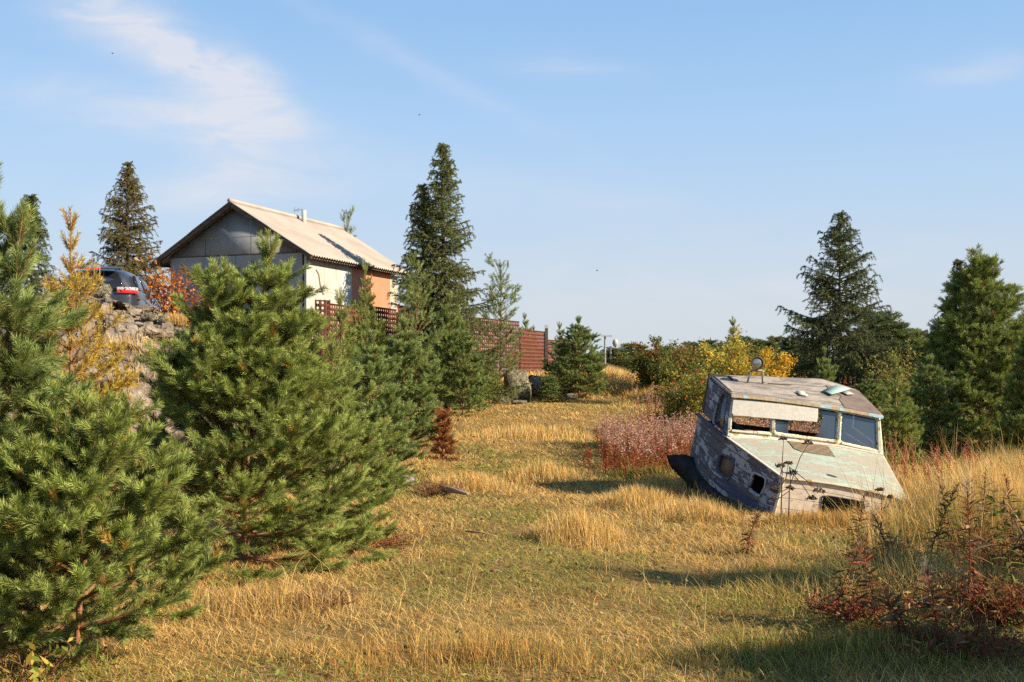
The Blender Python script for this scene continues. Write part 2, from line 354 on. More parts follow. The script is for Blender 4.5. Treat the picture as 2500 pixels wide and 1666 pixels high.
for a in np.linspace(0, pc[-1], nS):
    x0 = np.interp(a, pc, path[:, 0]); y0 = np.interp(a, pc, path[:, 1])
    x1 = np.interp(a + .8, pc, path[:, 0]); y1 = np.interp(a + .8, pc, path[:, 1]); x2 = np.interp(a - .8, pc, path[:, 0]); y2 = np.interp(a - .8, pc, path[:, 1])
    tx, ty = x1 - x2, y1 - y2; L = math.hypot(tx, ty); nxx, nyy = -ty / L, tx / L
    fall = 1.0
    for q in np.linspace(0, pl[-1], nT):
        d = np.interp(q, pl, prof[:, 0]); h = np.interp(q, pl, prof[:, 1])
        p = Vector((x0 + nxx * d, y0 + nyy * d, h))
        cell = mnoise.cell_vector(Vector((p.x * 1.1 + .35 * fbm(p, .8, 2), p.y * 1.1, p.z * 1.5 + .3 * fbm(p, .7, 2))))
        vd = mnoise.voronoi(Vector((p.x * 1.25, p.y * 1.25, p.z * 1.7)))[0]; crack = min(1, (vd[1] - vd[0]) / .12)
        off = (cell[0] - .5) * .24 + .20 * fbm(p, 1.3, 4) + .07 * abs(fbm(p, 6.0, 3)) - .09 * (1 - crack)
        up = (cell[1] - .5) * .14 + .035 * fbm(p, 7.0, 2) + .09 * fbm(p + Vector((9, 0, 0)), 2.2, 3)
        V.append((p.x - nxx * off, p.y - nyy * off, p.z * 1.0 + up * min(1, max(0, h)) ))
V = np.array(V); i = np.arange(nS - 1)[:, None] * nT + np.arange(nT - 1)[None]
Q = np.stack([i, i + nT, i + nT + 1, i + 1], -1).reshape(-1, 4)
rk = mesh_np('rock_outcrop', V, [Q], M['rock']); rk['kind'] = 'structure'
ROCKV = V
def boulder(name, u, v, d, w, h, seed, label, mat='boulder', dep=None, rot=0.0, group=None, block=.35):
    x = (u - U0) / F * d; z = gz(x, d); rng = np.random.default_rng(seed)
    k = 28; th = np.linspace(0, np.pi, k); ph = np.arange(2 * k) / (2 * k) * 2 * np.pi; V = []
    for a in th:
        for b_ in ph:
            n = Vector((math.sin(a) * math.cos(b_), math.sin(a) * math.sin(b_), math.cos(a)))
            q = max(abs(n.x), abs(n.y), abs(n.z)); r = (1 - block) + block / q * .9
            s_ = Vector((seed * 3.1, seed, 0))
            r *= 1 + .18 * fbm(n * 1.0 + s_, 1.2, 4) + .10 * mnoise.cell_vector(n * 1.7 + s_)[0]
            V.append((n.x * r * w / 2, n.y * r * (dep or w) / 2, n.z * r * h / 2))
    V = np.array(V); c, s_ = math.cos(rot), math.sin(rot); V[:, [0, 2]] = V[:, [0, 2]] @ np.array([[c, s_], [-s_, c]])
    V[:, 2] += h * .40
    i = np.arange(k - 1)[:, None] * 2 * k + np.arange(2 * k)[None]; i2 = np.arange(k - 1)[:, None] * 2 * k + (np.arange(2 * k)[None] + 1) % (2 * k)
    Q = np.stack([i, i + 2 * k, i2 + 2 * k, i2], -1).reshape(-1, 4)
    o = mesh_np(name, V, [Q], M[mat], loc=(x, d, z)); return tag(o, label, 'boulder' if h > .3 else 'stone', group)
boulder('boulder', 1262, 985, 30, .68, .98, 3, 'tall pale lichen covered boulder standing in the grass before the rusty fence', block=.6, rot=.12)
boulder('boulder', 1322, 975, 31, .8, .55, 5, 'rounded grey boulder half sunk in grass just right of the tall boulder', rot=-.2)
boulder('boulder', 1195, 975, 31, .7, .45, 9, 'low grey boulder in the grass left of the tall boulder')
boulder('stone', 1105, 992, 30, .5, .22, 13, 'small pale stone lying at the left edge of the clearing')
boulder('stone', 1225, 1005, 29, .45, .2, 17, 'small white stone lying at the foot of the tall boulder')
boulder('stone', 1268, 1008, 28.5, .4, .12, 23, 'flat orange tinted stone lying in front of the tall boulder')
boulder('stone', 1395, 985, 30, .35, .2, 27, 'small grey stone lying under the bushy pine right of the boulders')
boulder('stone', 965, 1200, 14.6, .55, .16, 19, 'flat grey stone lying at the edge of the track beside the brushwood', mat='rock')
for k_, (u, v, d, w, h, lab) in enumerate((
        (252, 760, 20.6, .26, .32, 'upright pale lichen covered stone on the rock edge left of the car'),
        (365, 762, 20.9, .30, .15, 'broad lichen covered stone on the rock edge below the tail light'),
        (398, 765, 20.8, .16, .14, 'small round lichen covered stone on the rock edge right of its broad neighbour'),
        (145, 770, 20.4, .28, .18, 'whitish stone on the rock edge half hidden by the yellowing pine'),
        (300, 755, 21.2, .24, .12, 'low pale stone on the rock edge between the upright and the broad one'))):
    o = boulder('stone', u, v, d, w, h, 40 + k_, lab); x = (u - U0) / F * d
    m_ = (np.abs(ROCKV[:, 0] - x) < .25) & (np.abs(ROCKV[:, 1] - d) < .25)
    o.location.z = float(ROCKV[m_, 2].max()) - .04 if m_.any() else CAMZ + (H0 - v) / F * d
# ------------------------------------------------------------------ conifers
def tri_needles(P0, P1, per, nl, nw, ang, rng, base_c, tip_c, cvar=.25, jit=.3, down=0.0):
    """needles all round the shoots P0->P1; returns verts, tris, colours"""
    n = len(P0); D = P1 - P0; dn = nrm(D); K = per
    ref = np.where(np.abs(dn[:, 2:3]) < .9, np.array([[0, 0, 1.]]), np.array([[1., 0, 0]]))
    u = nrm(np.cross(dn, ref)); v = np.cross(dn, u)
    T = rng.random((n, K, 1)); ph = rng.random((n, K, 1)) * 2 * np.pi
    an = ang * (1 + jit * rng.normal(size=(n, K, 1)))
    rad = u[:, None] * np.cos(ph) + v[:, None] * np.sin(ph)
    dr = dn[:, None] * np.cos(an) + rad * np.sin(an)
    dr[..., 2] += -down * .5
    dr += rng.normal(size=dr.shape) * .06
    B = P0[:, None] + D[:, None] * T; L = nl * (0.75 + .4 * rng.random((n, K, 1)))
    tip = B + dr * L; side = nrm(np.cross(dr, rng.normal(size=dr.shape))) * nw * .5
    mid = B + dr * L * .45
    V = np.stack([B - side * .6, mid + side, tip, mid - side], 2).reshape(-1, 3)
    q = np.arange(n * K)[:, None] * 4 + np.array([0, 1, 2, 3])
    bc = np.broadcast_to(np.asarray(base_c, float), (n, 3))[:, None, None]; tcx = np.broadcast_to(np.asarray(tip_c, float), (n, 3))[:, None, None]
    f = 1 + cvar * (rng.random((n, K, 1, 1)) * 2 - 1); sh = 1 + .18 * rng.normal(size=(n, 1, 1, 1))
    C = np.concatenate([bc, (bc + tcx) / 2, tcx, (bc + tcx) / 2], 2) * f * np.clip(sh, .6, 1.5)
    return V, q, np.clip(C.reshape(-1, 3), 0, 1)

def tubes_fast(S0, S1, R0, R1, k=4):
    n = len(S0); D = nrm(S1 - S0); ref = np.where(np.abs(D[:, 2:3]) < .9, np.array([[0, 0, 1.]]), np.array([[1., 0, 0]]))
    u = nrm(np.cross(D, ref)); v = np.cross(D, u); a = np.arange(k) / k * 2 * np.pi
    ring = u[:, None] * np.cos(a)[None, :, None] + v[:, None] * np.sin(a)[None, :, None]
    V = np.concatenate([S0[:, None] + ring * R0[:, None, None], S1[:, None] + ring * R1[:, None, None]], 1).reshape(-1, 3)
    j = np.arange(k); q = np.stack([j, (j + 1) % k, k + (j + 1) % k, k + j], 1)
    return V, (np.arange(n)[:, None, None] * 2 * k + q).reshape(-1, 4)

class Tree:
    def __init__(s, seed): s.rng = np.random.default_rng(seed); s.seg = []
    def add(s, p, q, r0, r1, leaf, age): s.seg.append((*p, *q, r0, r1, leaf, age))
    def branch(s, p, d, L, r, lvl, maxl, step, bend=.05, lat=.55, bare=.0, spread=48, droop=0.0, latstep=1):
        rng = s.rng; n = max(2, int(round(L / step))); st = L / n; p = np.array(p, float); d = nrm(d); plane = None
        for i in range(n):
            d = nrm(d + np.array([0, 0, bend * (0.4 + i / n)]) + rng.normal(size=3) * .045)
            q = p + d * st; f = (i + 1) / n; rr = r * (1 - .75 * f)
            s.add(p, q, r * (1 - .75 * i / n), rr, 1.0 if (i / n) >= bare else 0.0, n - 1 - i)
            if lvl < maxl and (i + 1) % latstep == 0:
                side = nrm(np.cross(d, [0, 0, 1.]) + 1e-6); upv = np.cross(side, d)
                for sg in (-1, 1) if i < n - 1 else (-1, 1, 0):
                    a = math.radians(spread + rng.normal() * 9); w = rng.normal() * .30 + (.25 if sg == 0 else 0)
                    dd = d * math.cos(a) + (side * sg + upv * w) * math.sin(a)
                    dd[2] -= droop
                    L2 = (L * (1 - f) * lat + step * 1.2) * (0.75 + .45 * rng.random()) if sg else step * rng.uniform(.6, 1)
                    s.branch(q, dd, L2, rr * .65, lvl + 1, maxl, step, bend, lat, 0.0, spread, droop, latstep)
            p = q
    def arrays(s): return np.array(s.seg)

def pine(seed, H, R, leaders=None, base=.06, whorl=.22, step=.14, per=56, nl=.052, nw=.0032, maxl=2, nb=5, cols=None, open_=1.0,
         trunk_r=.03, lowbare=0.0, bushy=1.0, profile=None, dense=False):
    """young Scots pine; leaders = list of (dx, dy, height) for forked tops; returns the pieces"""
    T = Tree(seed); rng = T.rng; leaders = leaders or [(0, 0, H)]
    for li, (dx, dy, h) in enumerate(leaders):
        ns = max(6, int(h / .12)); pts = []
        for i in range(ns + 1):
            f = i / ns; bendf = max(0, (f - .30) / .70) ** .8 if li else f ** 2
            pts.append((dx * min(1, bendf * 1.25), dy * min(1, bendf * 1.25), h * f))
        pts = np.array(pts); pts[1:-1, :2] += np.cumsum(rng.normal(size=(ns - 1, 2)) * .006, 0) * .7
        for i in range(ns):
            f = i / ns; r = trunk_r * (1 - .88 * f) * (1 if li == 0 else .75)
            T.add(pts[i], pts[i + 1], r, trunk_r * (1 - .88 * (i + 1) / ns), 1.0 if h * (1 - f) < .34 * H ** .6 else 0.0, int((ns - i) / 3))
        z = base * h; top = h - .06 * h
        zs = []; g = h * .985; w = whorl
        zs.append(h - whorl * 1.1)
        while zs[-1] > base * h: zs.append(zs[-1] - whorl * rng.uniform(.75, 1.1) * (.8 if zs[-1] < h * .5 else 1))
        a0 = rng.random() * 6.28
        for k, zz in enumerate(zs[:-1]):
            f = zz / h; c = np.array([np.interp(zz, pts[:, 2], pts[:, 0]), np.interp(zz, pts[:, 2], pts[:, 1]), zz])
            pr = np.interp(f, *(profile or ([0, .12, .3, .5, .7, .85, 1], [.95, 1, .90, .68, .40, .20, .08])))
            Lb = R * pr * (.85 if li else 1)
            Lb = max(Lb * .86, .75 * whorl)
            el = math.radians(np.interp(f, [0, .08, .2, .5, .8, 1], [-14, -2, 14, 36, 54, 68]))
            m = nb if k > 0 else max(3, nb - 1)
            for j in range(m):
                a = a0 + j / m * 6.28 + rng.normal() * .22 + k * .9; e = el + rng.normal() * .12
                if li and f < .35: continue
                L = Lb * rng.uniform(.72, 1.12) * (1.0 / max(.75, math.cos(e) ** .5))
                T.branch(c, (math.cos(a) * math.cos(e), math.sin(a) * math.cos(e), math.sin(e)), L, .006 + .011 * L, 0, (maxl if L > .40 else (1 if L > .26 else 0)) if not dense else (maxl if L > .3 else 1),
                         step, bend=.17 * (1 - .3 * f) * min(1, .35 + f * 3), lat=.46 * bushy, bare=.12 if L > .5 else 0, latstep=2 if (L > .32 and not dense) else 1)
    A = T.arrays(); S0, S1, R0, R1, leaf, age = A[:, :3], A[:, 3:6], A[:, 6], A[:, 7], A[:, 8], A[:, 9]
    k = (leaf > 0) & (age <= 4)
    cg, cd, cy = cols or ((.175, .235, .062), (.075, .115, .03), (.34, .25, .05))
    fresh_lit = np.clip(1 - age / 3.0, 0, 1)[:, None]
    base_c = np.array(cd) * (1 - fresh_lit) + np.array(cg) * .92 * fresh_lit  # older inner needles darker, with shade inside the crown added in the colour
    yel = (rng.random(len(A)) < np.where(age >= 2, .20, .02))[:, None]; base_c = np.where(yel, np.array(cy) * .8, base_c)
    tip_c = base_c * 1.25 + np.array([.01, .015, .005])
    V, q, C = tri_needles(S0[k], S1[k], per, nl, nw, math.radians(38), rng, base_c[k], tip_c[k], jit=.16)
    WV, WQ = tubes_fast(S0, S1, R0, R1, 5)
    return (WV, WQ), (V, q, C)

def spruce(seed, H, R, per=44, nl=.042, nw=.010, step=.14, whorl=.24, base=.05, nb=6, cols=None, ragged=.25, second=None, prof=None):
    T = Tree(seed); rng = T.rng
    tops = [(0, 0, H)] + ([second] if second else [])
    for ti, (dx, dy, h) in enumerate(tops):
        ns = 30
        for i in range(ns):
            f0, f1 = i / ns, (i + 1) / ns
            T.add((dx * min(1, f0 * 2), dy * min(1, f0 * 2), h * f0), (dx * min(1, f1 * 2), dy * min(1, f1 * 2), h * f1), .016 * H * (1 - .95 * f0), .016 * H * (1 - .95 * f1), 1.0 if f0 > .95 else 0, 0)
        z = h * .985; k = 0
        while z > base * h:
            f = z / h; w = np.interp(f, *(prof or ([0, .08, .3, .6, .85, .95, 1], [.88, 1, .80, .44, .15, .05, .01]))) * R * (.8 if ti else 1)
            if ti and f < .45: break
            for j in range(nb if f < .9 else 3):
                a = rng.random() * 6.28; L = max(.06, w * (1 - ragged + 2 * ragged * rng.random() ** 1.2))
                e = math.radians(np.interp(f, [0, .3, .7, 1], [-24, -16, 12, 55]) + rng.normal() * 7)
                p = np.array([dx * min(1, f * 2), dy * min(1, f * 2), z + rng.uniform(-.22, .22) * whorl]); d = np.array([math.cos(a) * math.cos(e), math.sin(a) * math.cos(e), math.sin(e)])
                n = max(2, int(L / step)); st = L / n; r = .005 + .008 * L
                for i in range(n):
                    d = nrm(d + np.array([0, 0, .10 * (i / n) ** 1.5 + .02]) + rng.normal(size=3) * .05); q = p + d * st
                    T.add(p, q, r * (1 - .8 * i / n), r * (1 - .8 * (i + 1) / n), 1.0 if (i + .5) / n > .12 else 0, n - i)
                    side = nrm(np.cross(d, [0, 0, 1.]))
                    rem = L * (1 - (i + 1) / n)
                    for sg in (-1, 1):
                        l2 = (rem * .42 + step * .9) * rng.uniform(.6, 1.15); m = max(1, int(l2 / step)); pp = q.copy()
                        dd = nrm(d * .62 + side * sg * .75 + np.array([0, 0, -.22 + rng.normal() * .1]))
                        for u in range(m):
                            dd = nrm(dd + np.array([0, 0, -.06])); qq = pp + dd * l2 / m
                            T.add(pp, qq, .004, .003, 1.0, m - u)
                            if rng.random() < .35:
                                T.add(qq, qq + nrm(dd * .5 + np.array([0, 0, -.9]) + rng.normal(size=3) * .15) * step * rng.uniform(.6, 1.3), .003, .002, 1.0, 1)
                            pp = qq
                    if rng.random() < .7: T.add(q, q + nrm(np.array([0, 0, -1]) + d * .3 + rng.normal(size=3) * .2) * step * rng.uniform(.6, 1.4), .003, .002, 1.0, 2)
                    p = q
            z -= whorl * rng.uniform(.8, 1.15) * np.interp(f, [0, 1], [1.1, .55]) * .62; k += 1
    A = T.arrays(); S0, S1, R0, R1, leaf, age = A[:, :3], A[:, 3:6], A[:, 6], A[:, 7], A[:, 8], A[:, 9]
    k = leaf > 0; cg, cd = cols or ((.105, .13, .042), (.05, .066, .024))
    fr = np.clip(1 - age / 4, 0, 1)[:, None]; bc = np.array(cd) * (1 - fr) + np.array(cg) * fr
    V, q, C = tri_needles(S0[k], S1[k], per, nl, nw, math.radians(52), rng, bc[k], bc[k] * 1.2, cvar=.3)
    WV, WQ = tubes_fast(S0, S1, R0, R1, 4)
    return (WV, WQ), (V, q, C)

def make_tree(name, parts, x, y, mat='needle', bark='bark', rz=0.0, s=1.0, label=None, cat='pine tree', group=None, z=None):
    (WV, WQ), (V, q, C) = parts
    r = empty(name, (x, y, (gz(x, y) if z is None else z) - .03), rz); r.scale = (s, s, s)
    mesh_np('trunk', WV, [WQ], M[bark], parent=r, smooth=True)
    mesh_np('crown', V, [q], M[mat], col=C, parent=r)
    return tag(r, label, cat, group)
def XD(u, d): return (u - U0) / F * d

# nearest pines, left
GREEN = ((.225, .275, .062), (.095, .118, .028), (.36, .24, .05))
GREEN2 = ((.190, .245, .068), (.078, .105, .029), (.30, .20, .05))
YELL = ((.40, .28, .035), (.30, .18, .03), (.42, .20, .03))
t1 = make_tree('pine_tree', pine(11, 2.75, .62, leaders=[(0, 0, 2.74), (.22, -.05, 2.50)], per=130, step=.145, nl=.056, trunk_r=.032, nb=7, whorl=.22, cols=GREEN2, base=.03, profile=([0, .12, .3, .6, .85, 1], [1.1, 1.1, .85, .62, .30, .08])),
          XD(-30, 6.1), 6.1, label='big blue-green pine cut off by the left edge of the photo', group='young pines along the left of the track')
t2 = make_tree('pine_tree', pine(23, 1.50, .76, per=125, trunk_r=.020, nb=8, whorl=.175, base=.07, cols=GREEN, step=.13, nl=.050), XD(188, 5.9), 5.9, rz=1.0,
          label='knee branched low pine with bare dark trunk foot, nearest in the bottom left corner', group='young pines along the left of the track')
t3 = make_tree('pine_tree', pine(35, 2.74, 1.04, leaders=[(-.18, 0, 2.52), (.17, .05, 2.74)], per=130, step=.15, nl=.055, trunk_r=.032, nb=7, whorl=.225, base=.01, cols=GREEN),
          XD(600, 9.0), 9.0, label='largest dense bushy pine with a forked top standing in front of the garage', group='young pines along the left of the track')
make_tree('pine_tree', pine(47, 1.95, .68, per=120, step=.14, trunk_r=.024, nb=6, whorl=.23, base=.02, cols=GREEN), XD(810, 10.3), 10.3,
          label='bushy pine leaning against the right flank of the largest pine', group='young pines along the left of the track')
# middle distance: a few built kinds, then copies
MIDA = pine(61, 2.4, .78, per=62, nl=.062, nw=.0055, step=.13, nb=7, whorl=.20, base=.06, cols=GREEN2)
MIDB = pine(62, 2.4, .62, per=62, nl=.062, nw=.0055, step=.13, nb=6, whorl=.22, base=.08, cols=GREEN)
MIDC = pine(63, 3.6, .85, per=30, nl=.075, nw=.0075, step=.19, nb=5, whorl=.38, base=.10, cols=GREEN2, trunk_r=.035, bushy=.8,
            profile=([0, .1, .4, .7, 1], [.7, 1, .8, .55, .15]))
MIDD = pine(64, 3.9, 1.50, per=66, nl=.080, nw=.007, step=.18, nb=8, whorl=.25, bushy=1.1, profile=([0, .1, .3, .5, .7, .85, 1], [1, 1.05, .86, .62, .38, .2, .06]), base=.03, cols=((.20, .245, .055), (.085, .11, .028), (.30, .18, .04)), trunk_r=.05)
protos = {}
GM = 'young pines around the garage and the fence'
def pine_at(kind, u, vtop, d, label, rz=0.0, sx=1.0, group=GM, name='pine_tree', z=None):
    src, h = {'A': (MIDA, 2.4), 'B': (MIDB, 2.4), 'C': (MIDC, 3.6), 'D': (MIDD, 3.9)}[kind]
    x = XD(u, d); zz = gz(x, d) if z is None else z; s = (CAMZ + (H0 - vtop) / F * d - zz) / h
    if kind not in protos:
        protos[kind] = make_tree(name, src, x, d, rz=rz, s=s, z=zz, group=group); protos[kind].scale = (s * sx, s * sx, s); o = protos[kind]
    else: o = copy_tree(protos[kind], (x, d, zz - .03), rz, s, sx)
    o.name = name; return tag(o, label, 'pine tree', group)
pine_at('A', 985, 772, 18.5, 'dense pine right beside the grassy track at the end of the left row', 0.4, 1.0)
pine_at('A', 905, 800, 14.5, 'shaded green pine between the largest pine and the pine at the track', 2.2, 1.0)
pine_at('B', 830, 702, 17.0, 'slim pine rising before the upright perforated fence plank', 1.0, .72)
pine_at('B', 742, 778, 14.5, 'light green pine whose top shows just left of the slim pine by the plank', 3.4, .9)
pine_at('B', 890, 634, 24.5, 'narrow pine casting its shadow on the salmon panel of the garage', 2.0, .6)
pine_at('B', 893, 745, 21.0, 'small pine with long leader before the middle of the perforated fence', 4.0, .6)
pine_at('C', 1018, 640, 24.5, 'tall thin pine with bare orange stem at the right end of the garage', 1.5, .85)
pine_at('A', 1100, 712, 26.5, 'pine growing at the foot of the tall twin topped spruce', 5.0, .75)
pine_at('A', 1130, 780, 25.0, 'full pine with short bare stem left of the boulders', 2.8, .9)
pine_at('C', 1221, 642, 29.5, 'tall open crowned pine sticking up above the fence beside the boulders', 0.2, .82)
pine_at('B', 1195, 852, 28.5, 'small pine under the tall open crowned pine', 0.7, .9)
pine_at('B', 1168, 838, 28.0, 'little pine between the full pine and the small pine under the tall one', 2.9, .7)
pine_at('A', 1414, 770, 30.5, 'bushy pine standing free at the right end of the fence', 3.3, 1.15)
pine_at('B', 1366, 784, 31.5, 'thin topped pine touching the left side of the free standing bushy pine', 1.2, .95)
pine_at('A', 1342, 905, 29.5, 'small bright green pine in front of the free standing bushy pine', 0.9, 1.25)
pine_at('B', 1281, 762, 42.0, 'pine top peeking over the fence left of the fence corner', 0.9, .8)
pine_at('B', 1302, 792, 43.0, 'small pine shoot just showing over the fence at its corner', 2.5, .8)
pine_at('C', 848, 528, 39.0, 'lone pine top showing above the garage roof ridge', 2.5, .6)
pine_at('B', 1788, 772, 30.0, 'pine with dark top rising behind the yellow rowan', 2.5, .95)
pine_at('B', 1642, 935, 22.0, 'small pine in the pink fireweed left of the boat cabin', 1.1, .8)
pine_at('A', 2012, 845, 19.5, 'young pine directly behind the boat cabin roof', 1.9, .65)
pine_at('B', 2185, 862, 16.5, 'pine with long upright shoots right behind the boat cabin', .6, .85)
pine_at('D', 2395, 617, 19.5, 'large dark green pine filling the right side behind the cabin', .6, 1.0)
pine_at('D', 2545, 765, 17.5, 'dark green pine cut off by the right edge of the photo', 2.6, .9)
pine_at('A', 2275, 862, 18.5, 'dark pine squeezed between the long shooted pine and the large dark pine', 3.6, 1.0)
pine_at('A', 2130, 905, 22.0, 'dark bushy pine below the right hand spruce', 4.4, 1.1)
pine_at('A', 2240, 800, 26.0, 'bushy pine between the right hand spruce and the large dark pine', 5.4, 1.0)
yt = make_tree('pine_tree', pine(71, 2.65, .62, per=40, nl=.055, nw=.0055, step=.14, nb=6, whorl=.2, base=.05, cols=YELL), XD(172, 13.6), 13.6,
          label='yellowing pine with orange brown needles growing before the rock face', group='young pines along the left of the track')
sc_ = (CAMZ + (H0 - 510) / F * 13.6 - yt.location.z) / 2.65; yt.scale = (sc_ * .9, sc_ * .9, sc_)
dead = make_tree('pine_tree', pine(72, .80, .18, dense=True, per=34, nl=.05, nw=.006, step=.1, nb=5, whorl=.12, maxl=1, base=.05, cols=((.26, .095, .03), (.19, .07, .028), (.26, .1, .03))),
          XD(1083, 18.0), 18.0, label='small dead rust brown pine at the edge of the track', group=None)
# spruces
SP = 'dark spruces'
def spruce_at(parts, h, u, vtop, d, label, rz=0., sx=1., zb=None):
    x = XD(u, d); z = gz(x, d) if zb is None else zb; s = (CAMZ + (H0 - vtop) / F * d - z) / h
    o = make_tree('spruce_tree', parts, x, d, 'spruce', 'bark_dark', rz, s, label, 'spruce tree', SP, z); o.scale = (s * sx, s * sx, s); return o
spruce_at(spruce(81, 6.4, 1.35, nb=5, ragged=.45, second=(-.52, .1, 5.35), whorl=.21, cols=((.145, .17, .048), (.075, .092, .028)),
                 prof=([0, .1, .3, .5, .7, .85, .95, 1], [1.2, 1.25, .92, .58, .36, .24, .10, .01])), 6.4, 1082, 347, 28.5, 'tallest spruce, twin topped, standing behind the fence pines right of the garage')
spruce_at(spruce(82, 5.8, 1.75, ragged=.32, whorl=.40, nb=7, step=.17, per=50, nl=.050, nw=.011, prof=([0, .12, .3, .5, .7, .85, .95, 1], [1.08, 1.12, .95, .78, .48, .27, .10, .01])), 5.8, 2050, 524, 27.0, 'broad dark spruce with drooping tiers behind the boat cabin')
spruce_at(spruce(83, 5.0, 1.35, ragged=.25, whorl=.24, cols=((.15, .13, .045), (.08, .07, .028)), prof=([0, .1, .35, .6, .85, .95, 1], [1.12, 1.08, .82, .52, .22, .08, .01])), 5.0, 312, 395, 37.0, 'brownish green spruce standing behind the parked car', zb=2.3)
spruce_at(spruce(84, 4.0, 1.1, ragged=.22, whorl=.26), 4.0, 2345, 632, 25.0, 'spruce half hidden behind the left side of the large dark pine')
spruce_at(spruce(85, 3.0, .7, ragged=.2, whorl=.22), 3.0, 76, 475, 20.5, 'dark narrow spruce behind the yellowing pine at the left', zb=2.3)

# far tree line: individual trees, copies of three simple kinds
FAR = [pine(90 + k, 3.0, .95, per=26, nl=.11, nw=.018, step=.20, nb=6, whorl=.30, maxl=1, base=.02, bushy=1.5, dense=True,
            cols=(((.115, .145, .048), (.075, .085, .030), (.2, .15, .04)), ((.135, .15, .045), (.085, .09, .03), (.2, .15, .04)), ((.09, .125, .05), (.06, .075, .03), (.2, .15, .04)))[k]) for k in range(3)]
farp = []; rr = random.Random(4)
def far_tree(k, u, vtop, d, sx=1.0):
    x = XD(u, d); z = gz(x, d); s = (CAMZ + (H0 - vtop) / F * d - z) / 3.0
    if len(farp) <= k or farp[k] is None:
        while len(farp) <= k: farp.append(None)
        o = make_tree('pine_tree', FAR[k], x, d, rz=rr.random() * 6, s=s, z=z); o.scale = (s * sx, s * sx, s); farp[k] = o
    else: o = copy_tree(farp[k], (x, d, z), rr.random() * 6, s, sx)
    return tag(o, 'small pine in the low far tree line on the horizon', 'pine tree', 'pines of the far tree line')
tops = [(1500, 866), (1540, 845), (1575, 872), (1612, 853), (1655, 862), (1690, 848), (1730, 850), (1775, 845), (1815, 838), (1850, 842), (1895, 835), (1935, 838), (1965, 850),
        (1520, 880), (1595, 878), (1635, 874), (1670, 868), (1710, 862), (1750, 866), (1795, 860), (1832, 858), (1872, 850), (1915, 850), (1950, 862), (1985, 845), (2105, 815), (2140, 790), (2165, 772), (2210, 815), (2255, 840),
        (1465, 885), (1558, 886), (1480, 872), (2185, 800), (2235, 828), (2290, 835), (1430, 880), (1450, 872), (1512, 862), (1530, 872), (1568, 858), (1585, 864), (1625, 862), (1645, 872), (1682, 862), (1702, 856), (1742, 858), (1762, 852), (1806, 848), (1842, 846), (1885, 846), (1926, 848), (1956, 850), (2000, 838)]
for k, (u, vt) in enumerate(tops): far_tree(k % 3, u + rr.uniform(-5, 5), vt - 9 + rr.uniform(-7, 7), rr.uniform(44, 66), rr.uniform(1.5, 2.3))
for u, vt in ((2330, 800), (2430, 820), (2480, 810), (-60, 800), (2560, 800), (2620, 790)): far_tree(rr.randrange(3), u, vt, 45, 1.0)

# shade givers: trees just outside the frame on the sunny side
def shade(kind, x, y, h, label, rz=0, sx=1.):
    src = protos[kind]; hh = {'A': 2.4, 'B': 2.4, 'C': 3.6, 'D': 3.9}[kind]
    o = copy_tree(src, (x, y, gz(x, y)), rz, h / hh, sx); return tag(o, label, 'pine tree', 'pines beyond the right edge of the photo')
shade('D', 7.6, 3.6, 4.1, 'pine growing to the right of the viewer, nearest', 1.0, 1.35)
shade('D', 8.6, 1.6, 4.4, 'pine growing to the right of the viewer, behind the nearest', 2.2, 1.1)
shade('D', 9.8, 5.3, 5.8, 'tall pine growing far to the right of the viewer', .3, .55)
shade('D', 6.4, 4.4, 3.1, 'low pine growing right of the viewer before the others', 2.3, 1.0)
shade('D', 5.4, 2.7, 2.8, 'lowest pine growing right beside the viewer', 4.3, 1.3)
shade('C', 9.0, 7.0, 2.2, 'thin pine growing right of the picture near the tall herbs', 1.3, .7)

